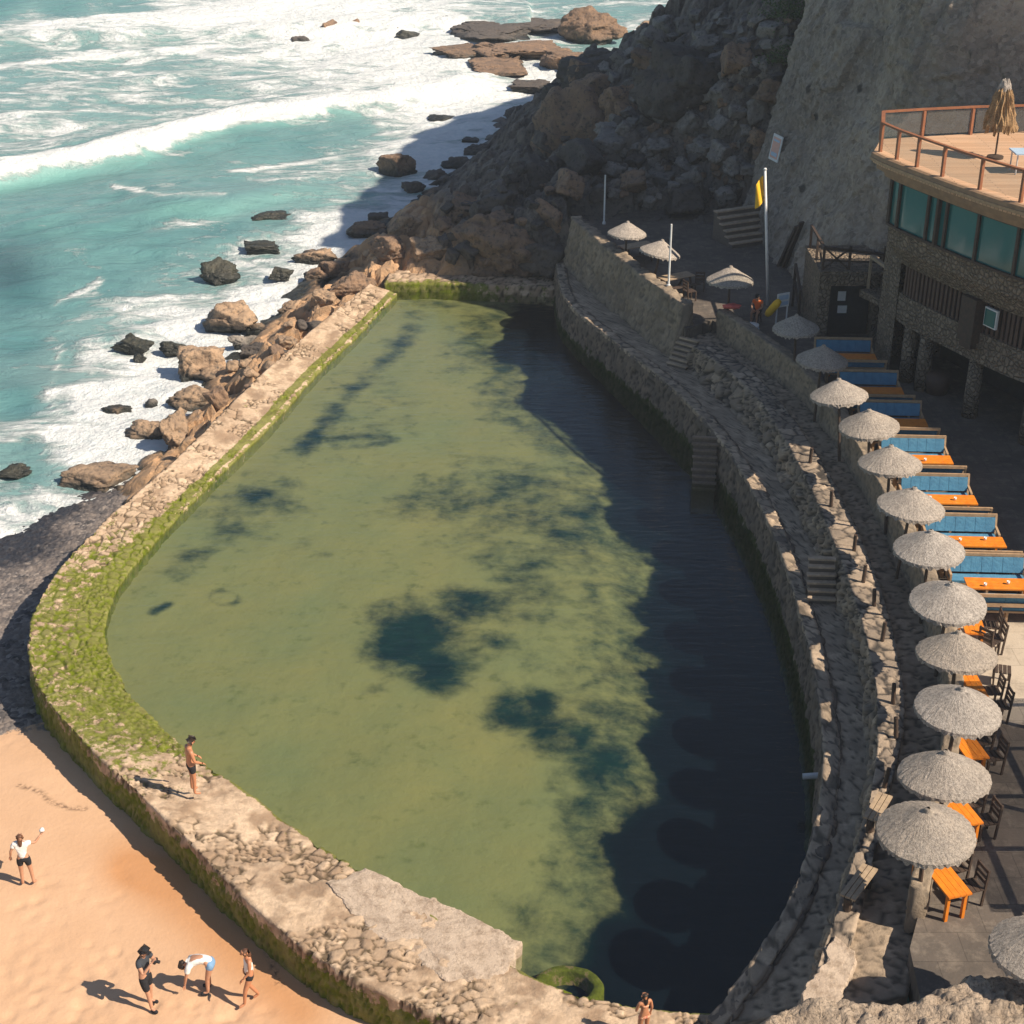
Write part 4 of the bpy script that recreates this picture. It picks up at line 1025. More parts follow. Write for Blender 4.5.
for k in range(60):
    for z in (9.48, 11.27):
        a, b = wat(k * .19, z, .04) - BO, wat((k + 1) * .19, z, .04) - BO; fr.beam(a, b, .1, .09)
fr.build('window_frame', M['wood_dark'], bld)
# fascia: stepped boards
band('fascia', [(.15, 11.3), (.35, 11.35), (.4, 11.62), (.72, 11.66), (.76, 11.95), (1.0, 12.0), (1.0, 12.28), (.92, 12.31)], M['fascia'], -2.2)
band('deck_edge', [(1.04, 12.02), (1.04, 12.12)], M['wood_bench'], .99)
# roof deck (top) and body
back = [(15.0, 61.2), (20, 61.6), (30, 61.8), (30, 48.2)]
ring = [tuple(p[:2]) for p in fo(.9)] 
top = ring + [(30, 48.0), (30, 61.8), (20, 61.6), (14.35, 60.3)]
n = len(top)
v = [(x, y, 12.32) for x, y in top] + [(x, y, 11.9) for x, y in top]
bmk('roof_deck', v, [list(range(n))] + [[(i + 1) % n, i, n + i, n + (i + 1) % n] for i in range(n)], M['deck'])
ring = [tuple(p[:2]) for p in fo(-.5)]; body = ring + [(30, 47.9), (30, 61.5), (15.1, 61.0)]
n = len(body)
v = [(x, y, 12.0) for x, y in body] + [(x, y, 9.0) for x, y in body]
bmk('upper_wall', v, [list(range(n))] + [[(i + 1) % n, i, n + i, n + (i + 1) % n] for i in range(n)], M['rubble'])
ring = [tuple(p[:2]) for p in fo(-4.0)]; body = [(17.2, 62.5)] + [p for p in ring if p[0] > 17] + [(30, 46), (30, 62)]
v = [(x, y, 9.0) for x, y in body] + [(x, y, 3.0) for x, y in body]; n = len(body)
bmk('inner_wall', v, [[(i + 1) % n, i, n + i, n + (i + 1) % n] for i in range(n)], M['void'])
# end wall joining, under-ceiling
ring1 = [tuple(p[:2]) for p in fo(LO - .1)]; ring2 = [tuple(p[:2]) for p in fo(-4.5)]
for zz, nm in ((5.5, 'ceiling'),):
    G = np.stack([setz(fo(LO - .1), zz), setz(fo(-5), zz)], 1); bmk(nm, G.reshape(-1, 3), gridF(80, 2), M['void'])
bmk('end_wall', [(15.1, 60.6, 3.1), (15.1, 60.6, 12), (15.35, 58.9, 12), (15.35, 58.9, 3.1), (20, 61, 3.1), (20, 61, 12)], [(0, 1, 2, 3), (0, 4, 5, 1)], M['rubble'])
cols = MB()
for k, s in enumerate((.9, 2.0, 5.0, 8.0)):
    p = wat(s, 0, LO - .3) - BO; c = MB(); 
    c.cyl((p[0], p[1], -.05), (p[0], p[1], 2.36), .3, .27, 14); c.build('column', M['rubble'], bld, True)
p = wat(4.85, 0, LO + .1) - BO
wb = MB(); wb.box((p[0], p[1], 3.95), (.55, .8, 1.7), math.radians(25)); wb.box((p[0], p[1], 3.0), (.4, .6, .3), math.radians(25)); wb.build('timber_box', M['wood_dark'], bld)
p = wat(5.75, 0, LO + .06) - BO
wf = MB(); wf.box((p[0], p[1], 4.25), (.66, .1, .72), math.radians(-65)); w_ = wf.build('small_window', M['white'], bld)
wf = MB(); wf.box((p[0] - .05, p[1] - .02, 4.25), (.54, .06, .6), math.radians(-65)); wf.build('pane', M['glass'], w_)
# railing of the deck
def postrow(pts, h, name, parent=None): pass
rp = MB(); gp = []
front = [wat(s, 12.32, .72) for s in (.15, 1.25, 2.45, 3.9, 5.8, 7.6, 9.6, 11.6)]
backp = [np.array(q) for q in ((14.3, 60.15, 12.32), (16.0, 60.6, 12.32), (18.0, 61.0, 12.32), (20.5, 61.3, 12.32), (24, 61.4, 12.32))]
line = front[::-1] + backp
for p in line:
    q = p - BO; b = MB(); b.box((q[0], q[1], q[2] + .52), (.11, .11, 1.06), .4); b.build('rail_post', M['wood_red'], bld)
tr_ = MB()
for a, b in zip(line[:-1], line[1:]):
    tr_.beam(a - BO + (0, 0, 1.08), b - BO + (0, 0, 1.08), .14, .07)
    d = (b - a) * .06
    q = MB(); A, B = a - BO + d, b - BO - d
    q.add([A + (0, 0, .1), B + (0, 0, .1), B + (0, 0, .98), A + (0, 0, .98)], [(0, 1, 2, 3)]); q.build('glass_panel', M['panel'], bld)
tr_.build('top_rail', M['wood_red'], bld)

# door block left of the restaurant
db = empty('stone_outbuilding', (14.4, 63.2, 3.1), label='small stone outbuilding with dark doorway and railed flat top beside the restaurant', cat='building')
DO = np.array((14.4, 63.2, 3.1))
w = MB()
w.box((-1.15, 1.4, 1.45), (.5, 3.6, 3.0)); w.box((1.25, 1.2, 1.45), (.5, 3.2, 3.0)); w.box((0, 1.2, 2.72), (2.0, 3.6, .5)); w.box((0, 2.5, 1.2), (2.0, .3, 2.5)); w.box((0, 1.3, 3.02), (2.9, 3.7, .12))
w.build('wall', M['rubble'], db)
d = MB(); d.box((.1, .35, 1.12), (1.7, .08, 2.3)); dd_ = d.build('door', M['black'], db)
n1_ = MB(); n1_.box((-.25, .29, 1.72), (.34, .02, .42)); n1_.build('notice', M['white'], dd_)
n1_ = MB(); n1_.box((-.18, .29, 1.12), (.4, .02, .34)); n1_.build('notice', M['white'], dd_)
rl = MB()
for x in (-1.3, -.2, 1.25): rl.beam((x, -.3, 3.05), (x, -.3, 4.1), .1)
rl.beam((-1.3, -.3, 4.05), (1.25, -.3, 3.75), .1); rl.beam((-1.3, -.3, 3.5), (1.25, -.3, 3.4), .07); rl.beam((-1.3, -.3, 4.05), (-.2, -.3, 3.1), .07); rl.beam((-1.3, -.3, 3.1), (-.2, -.3, 4.05), .07)
for y in (1.2, 2.8): rl.beam((-1.3, y, 3.05), (-1.3, y, 4.1), .1)
rl.beam((-1.3, -.3, 4.05), (-1.3, 2.9, 4.05), .1); rl.beam((-1.3, -.3, 3.1), (-1.3, 1.2, 4.05), .07)
rl.build('railing', M['wood_dark'], db)
gw = empty('timber_handrail', (15.4, 61.9, 5.3), label='sloping timber handrail running from the outbuilding top to the restaurant', cat='handrail')
g_ = MB(); g_.beam((-.4, .6, 1.6), (1.0, -2.4, 1.1), .16, .12)
for q in ((-.4, .6), (.3, -.9), (1.0, -2.4)): g_.beam((q[0], q[1], .1), (q[0], q[1], 1.5 - .17 * (q[0] + .4)), .1)
g_.build('rail', M['wood_light'], gw)
bk_ = MB(); bk_.box((.35, -.9, .05), (.9, 3.4, .3), math.radians(25)); bk_.build('walkway_slab', M['rubble'], gw)
sh = empty('stair_handrail', (12.75, 66.2, 3.1), label='dark timber stair handrail standing at the foot of the retaining wall', cat='handrail')
g_ = MB()
for a, b in (((0, -.7, 0), (0, -.7, 1.3)), ((0, .9, 0), (0, .9, 2.0)), ((0, -.7, 1.25), (0, .9, 1.95)), ((0, -.7, .5), (0, .9, 1.2))): g_.beam(a, b, .11)
g_.build('rail_frame', M['wood_dark'], sh)
# leaning planks and signs on the retaining wall
for x0, y0, x1, y1, lab in ((784, 266, 797, 226, 'dark plank leaning on the retaining wall nearer the flagpole'), (789, 267, 802, 222, 'second dark plank leaning on the retaining wall just right of the first'), (812, 240, 820, 198, 'short dark plank leaning on the retaining wall by the white notice')):
    p = at(x0, y0, 3.2); p = p + np.array([-.25, 0, 0]); zz = 3.2 + (y0 - y1) / FPX * ((p - C0) @ cF) * 1.12
    q = at(x1, y1, zz); b = MB(); b.beam(p - p, q - p, .28, .1); o = b.build('plank', M['wood_dark'], None); o.location = Vector(p); tag(o, lab, 'plank')
def wallsign(name, px, py, zo, w, h, lab, mat, marks=True):
    d = cF + cR * (px - 512) / FPX - cU * (py - 512) / FPX; p = C0 + d * zo
    o = empty(name, p, math.radians(-70), label=lab, cat='sign'); o.rotation_euler = (math.radians(-10), 0, math.radians(-72))
    b = MB(); b.box((0, 0, 0), (w, .05, h)); b.build('board', M['white'], o)
    b = MB(); b.box((0, -.03, 0), (w * .78, .02, h * .8)); b.build('poster', mat, o)
    if marks:
        b = MB(); b.box((0, -.045, h * .28), (w * .6, .01, h * .08)); b.box((0, -.045, -h * .25), (w * .6, .01, h * .14)); b.build('print', M['lblue'], o)
wallsign('notice_board', 776, 148, 79.0, 1.0, 1.3, 'white and pink notice board fixed high on the left edge of the retaining wall', M['poster'])
wallsign('notice_board', 820.5, 213, 73.6, .55, .75, 'small pale notice fixed low on the retaining wall above the railings', M['white'], False)

# closed straw parasol and white table on the roof deck
def strawcone(prof, n, seed, jit=.03, ragged=.05):
    rng = np.random.default_rng(seed); m = len(prof); V = []; cell = []
    for j, (r, z) in enumerate(prof):
        for k in range(n):
            t = 2 * math.pi * k / n; rr = r * (1 + rng.normal() * jit * (1 if j else 0)); zz = z + rng.normal() * jit * .35 - (abs(rng.normal()) * ragged if j == m - 1 else 0)
            V.append((rr * math.cos(t), rr * math.sin(t), zz)); cell.append(rng.uniform() * .7 + .3 * (j % 2))
    F = [[j * n + k, (j + 1) * n + k, (j + 1) * n + (k + 1) % n, j * n + (k + 1) % n] for j in range(m - 1) for k in range(n)]
    return np.array(V), F, np.array(cell)
p = at(995, 158, 12.33)
cpz = empty('closed_parasol', p, label='closed golden straw parasol standing on the timber roof deck', cat='parasol')
V, F, ce = strawcone([(.02, 2.62), (.14, 2.6), (.28, 2.45), (.36, 2.2), (.43, 1.9), (.50, 1.6), (.55, 1.3), (.58, 1.12)], 60, 3, .10, .14)
mk('canopy', V, F, M['straw_tan'], cpz, False, dict(cell=ce))
V, F, ce = strawcone([(.02, 2.86), (.12, 2.84), (.20, 2.66), (.24, 2.46)], 40, 4, .08, .05)
mk('cap', V, F, M['straw'], cpz, False, dict(cell=ce))
b = MB(); b.cyl((0, 0, 0), (0, 0, 2.5), .035, .03, 10); b.build('pole', M['wood_dark'], cpz)
b = MB(); b.lathe([(0, 0), (.3, 0), (.3, .08), (.06, .12), (0, .12)], 20); b.build('base', M['wood_dark'], cpz)
p = at(1018, 172, 12.33)
tb_ = empty('cafe_table', p, label='pale blue table on the roof deck beside the closed parasol', cat='table')
b = MB(); b.box((.3, 0, .74), (1.2, .9, .05)); b.build('tabletop', M['lblue'], tb_)
for x in (-.2, .8):
    for y in (-.35, .35):
        b = MB(); b.cyl((x, y, 0), (x, y, .72), .03, .03, 8); b.build('leg', M['metal'], tb_)
# unseen block added right of the frame so its shadow falls over the terrace
wg = empty('shade_block', (27, 42.5, 3.1), label='unseen stone block added right of the terrace to shade it', cat='building')
b = MB(); b.box((0, 0, 4.4), (5.8, 9.4, 9.0)); b.build('wall', M['rubble'], wg)
b = MB(); b.box((0, 0, 9.05), (6.3, 9.9, .3)); b.build('roof', M['fascia'], wg)
# ------------------------------------------------------------------ straw parasols
def make_parasol(seed, r=1.03, h=.55, base_h=3.0):
    root = empty('straw_parasol', (0, 0, 0))
    prof = [(.03, h + .10), (.07, h + .07), (.10, h + .0), (.22, h * .90), (.36, h * .74), (.5, h * .57), (.64, h * .42), (.77, h * .27), (.89, h * .13), (.99, .0), (1.0, -.06)]
    prof = [(a * r, b) for a, b in prof]
    V, F, ce = strawcone(prof, 110, seed, .007, .045)
    prof2 = [(.98 * r, -.03), (.6 * r, h * .36), (.05 * r, h * .85)]
    V2, F2, ce2 = strawcone(prof2, 72, seed + 1, .01, 0)
    c = mk('canopy', np.vstack([V, V2]), F + [[i + len(V) for i in f] for f in F2], M['straw'], root, False, dict(cell=np.r_[ce, ce2 * .4]))
    b = MB()
    for k in range(8):
        t = k * math.pi / 4; b.beam((0, 0, h * .72), (.92 * r * math.cos(t), .92 * r * math.sin(t), -.0), .035)
    b.build('frame', M['wood_dark'], root)
    b = MB(); b.cyl((0, 0, -base_h + .0), (0, 0, h * .8), .055, .045, 10); b.build('pole', M['wood_dark'], root)
    return root
protos = {}
def parasol(x, y, z, D, label, base_z, tilt=(0, 0), group='straw parasols along the terrace'):
    key = (round(D, 1), len(protos))
    o = make_parasol(len(protos) * 3 + 11, D / 2, .27 * D, z - base_z); protos[key] = o
    o.location = (x, y, z); o.rotation_euler = (tilt[0], tilt[1], random.uniform(0, 6))
    return tag(o, label, 'parasol', group)
UL = [(796, 328, 1.85, 'fully shaded dark straw parasol nearest the flagpole, over the first row of benches'),
 (822, 360, 1.95, 'half shaded straw parasol, second along the parapet from the flagpole'),
 (839, 395, 2.05, 'straw parasol in front of the last shaded blue bench, third along the parapet'),
 (869, 426, 2.05, 'straw parasol beside the first sunlit bright blue bench'),
 (890, 463, 2.05, 'straw parasol in front of the first sunlit orange table'),
 (911, 506, 2.08, 'straw parasol over the sunlit booth with the second bright orange table'),
 (929, 549, 2.05, 'straw parasol over the booth whose blue bench lies half in shade'),
 (948, 602, 2.08, 'straw parasol between the last blue booth and the first small orange table'),
 (956.5, 653, 2.08, 'straw parasol beside the sunlit beige patch of terrace and its wooden chair'),
 (958, 709, 2.1, 'straw parasol between two small orange tables on the sunlit beige floor'),
 (944, 775, 2.1, 'straw parasol above the narrow orange table, second from the near end of the parapet'),
 (926, 832, 2.12, 'straw parasol at the near end of the parapet over the long orange table')]
random.seed(3)
for x, y, D, lab in UL:
    p = at(x, y, 5.3); parasol(p[0], p[1], 5.3, D, lab, 2.75, (random.uniform(-.09, .09), random.uniform(-.09, .09)))
p = at(1042, 950, 5.3); parasol(p[0], p[1], 5.3, 2.0, 'straw parasol cut by the picture edge just above the foreground rock', 3.1, group='straw parasols on the terrace floor')
for (x, y, D, lab, t) in ((627, 233, 1.85, 'small straw parasol farthest away, at the corner of the far terrace', (0, .05)), (660, 252, 1.9, 'tilted straw parasol over the picnic table on the far terrace', (.1, .16)), (730, 280, 2.05, 'straw parasol standing between the far terrace and the flagpole', (0, .03))):
    z = 5.0 if x < 700 else 5.2
    p = at(x, y, z); parasol(p[0], p[1], z, D, lab, 3.1, t, 'straw parasols on the far terrace')

# ------------------------------------------------------------------ booths: two benches and an orange table each
def make_bench():
    r = empty('cushioned_bench', (0, 0, 0))
    b = MB(); b.box((0, 0, .40), (2.3, .5, .06)); 
    for x in (-1.08, 0, 1.08): b.box((x, 0, .19), (.07, .44, .38))
    b.build('frame', M['wood_bench'], r)
    b = MB(); b.box((0, -.02, .47), (2.22, .46, .09)); b.build('seat_cushion', M['blue'], r)
    b = MB()
    n = 7
    for k in range(n):
        x0 = -1.1 + 2.2 * k / n
        b.box((x0 + 1.1 / n, .27, .81), (2.2 / n - .006, .10 + .012 * (k % 2), .46), rx=-.3)
    b.build('back_cushion', M['blue'], r)
    b = MB(); b.box((0, .44, 1.06), (2.36, .06, .10)); b.box((0, .36, .70), (2.36, .05, .12))
    for x in (-1.15, 1.15): b.beam((x, .24, .4), (x, .45, 1.09), .07); b.beam((x, -.24, .4), (x, -.24, .68), .06); b.beam((x, -.26, .68), (x, .34, .72), .07)
    b.build('backrest_frame', M['wood_bench'], r)
    return r
def make_table(L=2.0, W=.68, nm='orange_table'):
    r = empty(nm, (0, 0, 0)); b = MB()
    k = 4
    for i in range(k): b.box((0, -W / 2 + W / k * (i + .5), .75), (L, W / k - .008, .045))
    b.box((0, 0, .70), (L * .9, W * .8, .05))
    b.build('tabletop', M['orange'], r)
    for x in (-L * .42, L * .42):
        for y in (-W * .36, W * .36):
            c = MB(); c.box((x, y, .345), (.07, .07, .69)); c.build('leg', M['orange'], r)
    return r
bench0 = make_bench(); table0 = make_table(); first = {'b': True, 't': True}
def inst(proto, key, p, rz, label, cat, group):
    if first.get(key, True): o = proto; first[key] = False
    else: o = copytree(proto)
    o.location = Vector(p); o.rotation_euler = (0, 0, rz); return tag(o, label, cat, group)
BX = [(845, 347, 'first booth from the flagpole'), (870, 380, 'second booth from the flagpole'), (892, 411, 'third booth, last one in shade'), (915, 447, 'first sunlit booth'), (937, 486, 'middle sunlit booth'), (963, 527, 'third sunlit booth'), (990, 568, 'last booth before the chairs')]
for i, (x, y, nm) in enumerate(BX):
    p = at(x, y, 4.0); p[2] = 3.1
    rz = math.radians(-3)
    inst(bench0, 'b', p + (0, .12, 0), rz, 'blue cushioned bench facing the viewer in the ' + nm, 'bench', 'blue cushioned benches')
    inst(table0, 't', p + (.12, -.72, 0), rz, 'bright orange table of the ' + nm, 'table', 'orange booth tables')
    inst(bench0, 'b', p + (.12, -1.52, 0), rz + math.pi, 'blue bench seen from behind its timber rail in the ' + nm, 'bench', 'blue cushioned benches')
st_ = make_table(1.35, .58); ft_ = True
STB = [(972, 622, 'small orange table right below the last blue booth', 1.0), (974, 690, 'small orange table beside the chair on the beige floor', 1.0), (966, 742, 'small orange table under the gap between the third and fourth parasols from the near end', 1.1), (957, 806, 'narrow orange table showing between the two nearest parasols', 1.1), (941, 872, 'largest orange table, sunlit at the near end of the parapet', 1.25)]
def make_chair():
    r = empty('wooden_chair', (0, 0, 0))
    b = MB()
    for k in range(4): b.box((0, -.17 + .115 * k, .46), (.44, .10, .03))
    b.build('seat', M['wood_dark'], r)
    for x in (-.2, .2):
        c = MB(); c.beam((x, -.2, 0), (x, -.2, .45), .05); c.build('leg', M['wood_dark'], r)
        c = MB(); c.beam((x, .2, 0), (x, .26, .98), .05); c.build('leg', M['wood_dark'], r)
    b = MB()
    for z in (.62, .76, .92): b.box((0, .23 + (z - .5) * .06, z), (.42, .03, .09))
    b.build('backrest', M['wood_dark'], r)
    return r
ch_ = make_chair()
for i, (x, y, lab, sc) in enumerate(STB):
    p = at(x, y, 3.85); p[2] = 3.1
    d = math.radians((84, 92, 100, 104, 106)[i])
    o = inst(st_, 's', p, d - math.pi, lab, 'table', 'small orange tables')
    o.scale = (sc, 1, 1)
    dv = np.array([math.cos(d), math.sin(d), 0]); rt = np.array([math.sin(d), -math.cos(d), 0])
    for j, k in enumerate((-.3, .38)):
        q = p + rt * .62 + dv * k
        inst(ch_, 'c', q, d - math.pi / 2 - math.pi / 2 + random.uniform(-.1, .1), '%s dark wooden chair at the %s' % (('nearer', 'farther')[j], ('small orange table by the last blue booth', 'small orange table beside the beige floor patch', 'third orange table from the near end', 'narrow orange table between the two nearest parasols', 'largest orange table at the near end')[i]), 'chair', 'dark wooden chairs at the small tables')
for i, (x, y, lab) in enumerate(((1003, 668, 'dark wooden chair standing out alone on the sunlit beige floor'), (990, 640, 'dark wooden chair pushed back towards the booths'), (1000, 560, 'folding wooden chair with a striped seat at the terrace end of the last lit booth'))):
    p = at(x, y, 3.6); p[2] = 3.1; inst(ch_, 'c', p, 1.3 + i, lab, 'chair', 'dark wooden chairs at the small tables')
# barrel-shaped dark tub at the columns, floor items
p = at(936, 392, 3.1); b = MB(); b.lathe([(0, 0), (.42, 0), (.5, .4), (.45, .85), (.0, .85)], 18); o = b.build('wooden_tub', M['slats'], None, True); o.location = Vector(p); tag(o, 'dark wooden tub standing between the restaurant columns', 'tub')

random.seed(12)
for i, (x, y) in enumerate(((905, 462), (925, 461), (930, 499), (955, 500), (960, 541), (985, 540), (985, 586), (1008, 584))):
    p = at(x, y, 3.88); b = MB(); b.lathe([(0, 0), (.035, 0), (.05, .1), (.042, .1), (.03, .015), (0, .015)], 12)
    o = b.build('cup', M['c_white'], None, True); o.location = Vector(p) + Vector((0, 0, .0)); tag(o, 'small white cup standing on a sunlit orange booth table', 'cup', 'white cups on the sunlit orange tables')
# ------------------------------------------------------------------ far terrace things
def picnic(px, py, rz, lab):
    p = at(px, py, 3.8); p[2] = 3.1
    r = empty('picnic_table', p, rz, label=lab, cat='picnic table', group='picnic tables on the far terrace')
    b = MB()
    for k in range(4): b.box((0, -.27 + .18 * k, .74), (1.7, .165, .04))
    b.build('tabletop', M['wood_light'], r)
    for y in (-.68, .68):
        b = MB(); b.box((0, y, .45), (1.7, .26, .04)); b.build('seat', M['wood_dark'], r)
    for x in (-.6, .6):
        b = MB(); b.beam((x, -.6, 0), (x, -.2, .72), .07); b.beam((x, .6, 0), (x, .2, .72), .07); b.beam((x, -.72, .4), (x, .72, .4), .07); b.build('leg_frame', M['wood_dark'], r)
picnic(676, 277, .5, 'grey picnic table under the tilted straw parasol'); picnic(636, 246, .5, 'picnic table under the farthest straw parasol')
for i, (x, y) in enumerate(((690, 292), (700, 282))):
    p = at(x, y, 3.5); p[2] = 3.1; inst(ch_, 'c', p, 2 + i, ('dark chair by the wall corner below the picnic table', 'dark chair right of the picnic table')[i], 'chair', 'dark chairs on the far terrace')
p = at(768, 305, 3.1)
fpz = empty('flagpole', p, label='tall white flagpole flying a small yellow flag beside the terrace', cat='flagpole')
b = MB(); b.cyl((0, 0, 0), (0, 0, 6.25), .075, .055, 12); b.cyl((0, 0, 6.25), (0, 0, 6.32), .09, .05, 12); b.build('pole', M['white'], fpz, True)
n, m = 8, 10; V = []
for i in range(n):
    for j in range(m):
        u, v_ = i / (n - 1), j / (m - 1); V.append((-.08 - u * .34 - .06 * v_ * u, .10 * math.sin(u * 5 + v_ * 2.2), 6.0 - v_ * 1.15 - u * .35))
o = mk('flag', V, gridF(n, m), M['yellow'], fpz); fpz.rotation_euler = (0, -.095, 0)
for (x, y, z0, h, lab) in ((604, 224, 3.3, 2.6, 'bare white pole at the far corner of the terrace wall'), (668.5, 287, 4.1, 2.9, 'thin pale pole on the coping beside the tilted parasol')):
    p = at(x, y, z0); b = MB(); b.cyl((0, 0, 0), (0, 0, h), .05, .04, 10); b.lathe([(0, 0), (.09, 0), (.09, .12), (0, .12)], 10); o = b.build('post', M['white'], None); o.location = Vector(p); tag(o, lab, 'pole')
p = at(781, 326, 3.1)
sg = empty('sign_stand', p, math.radians(25), label='white framed sign on two legs behind the orange jacket', cat='sign')
b = MB(); b.box((0, 0, 1.2), (.62, .04, .62)); b.build('board', M['white'], sg)
b = MB(); b.box((0, -.025, 1.33), (.5, .012, .2)); b.box((0, -.025, 1.05), (.5, .012, .16)); b.build('print', M['lblue'], sg)
for x in (-.27, .27):
    b = MB(); b.box((x, 0.03, .45), (.05, .05, .9)); b.build('leg', M['white'], sg)
p = at(750, 347, 2.8)
bn = empty('plastic_barrel', p, label='pale blue plastic barrel at the foot of the parapet below the orange jacket', cat='barrel')
b = MB(); b.lathe([(0, 0), (.3, 0), (.34, .1), (.36, .45), (.34, .85), (.3, .95), (0, .95)], 20); b.build('body', M['lblue'], bn, True)
b = MB(); b.lathe([(0, .95), (.32, .95), (.32, 1.03), (0, 1.05)], 20); b.build('lid', M['white'], bn, True)
p = at(731, 308, 4.0)
V, F = rockmesh(31, (.75, .45, .28), 3, 8, .14); o = mk('towel', V, F, M['pink'], None); o.location = Vector(p) + Vector((0, 0, .1)); tag(o, 'crumpled pinkish red towel on the parapet left of the orange jacket', 'towel')
p = at(773, 308, 4.0)
b = MB(); b.lathe([(0, -.5), (.12, -.48), (.17, -.3), (.17, .3), (.12, .48), (0, .5)], 14); o = b.build('rescue_buoy', M['yellow'], None, True); o.location = Vector(p); o.rotation_euler = (.4, .5, 0); tag(o, 'yellow rescue buoy beside the orange jacket at the flagpole', 'buoy')
b = MB(); p = at(650, 265, 3.1)

# steps -------------------------------------------------------------------
def stairs(px0, px1, z0, z1, n, w, lab, mat='path', name='stone_stairs'):
    a, b_ = at(*px0, z0), at(*px1, z1); d = (b_ - a); d[2] = 0; L = np.linalg.norm(d); d /= L
    m = MB(); h = (z1 - z0) / n; t = MB()
    rz = math.atan2(d[1], d[0]) - math.pi / 2
    for k in range(n):
        c = a + d * (L * (k + .5) / n); top = z0 + h * (k + 1)
        m.box((c[0], c[1] + .03, (top + z0 - 1) / 2 - .04), (w - .06, L / n, top - z0 + .92), rz)
        t.box((c[0] + random.uniform(-.03, .03), c[1] - .02, top - .035), (w + random.uniform(-.05, .08), L / n + .02, .07), rz + random.uniform(-.03, .03))
    r = empty(name, (0, 0, 0), label=lab, cat='stairs')
    for nm, q, mt, ce in (('riser_block', m, 'quay', .9), ('treads', t, mat, .1)):
        o = q.build(nm, M[mt], r)
        for k, v in (('cell', ce), ('joint', 0), ('moss', 0.0)):
            at__ = o.data.attributes.new(k, 'FLOAT', 'POINT'); at__.data.foreach_set('value', np.full(len(o.data.vertices), v, np.float32))
    return r
stairs((676, 368), (690, 338), 1.6, 2.7, 6, 1.0, 'sunlit stone stairs climbing from the lower path to the landing by the far terrace wall', 'path')
stairs((822, 604), (822, 556), 1.6, 2.8, 6, .85, 'narrow stone stairs set against the rubble wall halfway along the lower path', 'path')
stairs((703, 494), (706, 436), -.35, 1.62, 9, .95, 'old stone stairs going down into the pool from the lower path', 'quay')
stairs((770, 243), (752, 205), 3.1, 4.6, 6, 4.6, 'broad shaded stone steps up to the foot of the retaining wall', 'path')
# posts on the rubble wall
pk = [(810, 463), (831, 506), (854, 551), (863, 583), (874, 606), (882, 641), (893, 703), (896, 738), (884, 788)]
nm9 = ['first short timber post on the rubble wall from the far end', 'second short timber post, at the bend of the rubble wall', 'short timber post on the wall above the narrow stairs', 'short timber post just below the narrow stairs', 'fifth short timber post along the sunlit wall top', 'sixth short timber post along the sunlit wall top', 'short timber post on the widest sunlit part of the wall top', 'short timber post right after the widest sunlit part', 'short timber post nearest the plank benches']
b = MB(); b.cyl((0, 0, -.1), (0, 0, .62), .065, .06, 8); p0 = b.build('wooden_post', M['wood_dark'], None)
for i, ((x, y), lab) in enumerate(zip(pk, nm9)):
    o = p0 if i == 0 else p0.copy()
    if i: COL.objects.link(o)
    o.location = Vector(at(x, y, 2.78)); o.rotation_euler = (random.uniform(-.1, .1), random.uniform(-.1, .1), 0); tag(o, lab, 'post', 'short posts on the rubble wall')
def plankbench(a, b_, lab):
    a, b_ = at(*a, 3.3), at(*b_, 3.3); d = b_ - a; L = np.linalg.norm(d); rz = math.atan2(d[1], d[0])
    r = empty('plank_bench', (a + b_) / 2 - (0, 0, .3), rz, label=lab, cat='bench', group='plank benches on the rubble wall')
    m = MB()
    for k in range(3): m.box((0, -.13 + .13 * k, .16), (L, .11, .05))
    m.build('seat', M['wood_light'], r)
    for s in (-1, 1):
        m = MB(); m.cyl((s * L * .46, 0, -.45), (s * L * .46, 0, .13), .1, .1, 8); m.build('leg', M['wood_dark'], r)
plankbench((848, 893), (871, 862), 'weathered plank bench nearest the foreground on the rubble wall')
plankbench((871, 815), (886, 790), 'weathered plank bench farther along, under the second parasol')
slab('concrete_slab', [at(x, y, 3.0) for x, y in ((836, 930), (858, 945), (838, 1006), (798, 1004))], 1.0, 2.84, M['concrete'], 'smooth pale concrete slab ending the rubble wall near the foreground rock', 'slab', .06)
# water spout on the quay
p = at(812, 775, .9); b = MB(); b.cyl((.35, 0, 0), (-.25, 0, -.05), .09, .09, 10); o = b.build('drain_pipe', M['metal'], None); o.location = Vector(p); tag(o, 'short drain pipe sticking out of the dark quay wall above the water', 'pipe')
# unseen pergola added off to the right to half shade the terrace
pg = empty('shade_pergola', (15.6, 29.6, 3.1), label='unseen timber pergola added beside the terrace, its reed slats half shading the floor', cat='pergola')
b = MB()
for x in (-1.4, 3): 
    for y in (-4, 0, 4): b.box((x, y, 1.5), (.12, .12, 3.0))
b.build('posts', M['wood_dark'], pg)
b = MB()
for x in (-1.4, .1, 1.6, 3): b.box((x, 0, 3.05), (.10, 8.6, .12))
for y in (-4, -2, 0, 2, 4): b.box((.8, y, 3.16), (5.2, .10, .1))
b.build('beams', M['wood_dark'], pg)
b = MB()
for k in range(200): b.box((.8, -4.2 + k * .0425, 3.24), (5.2, .02, .02))
b.build('shade_slats', M['wood_light'], pg)

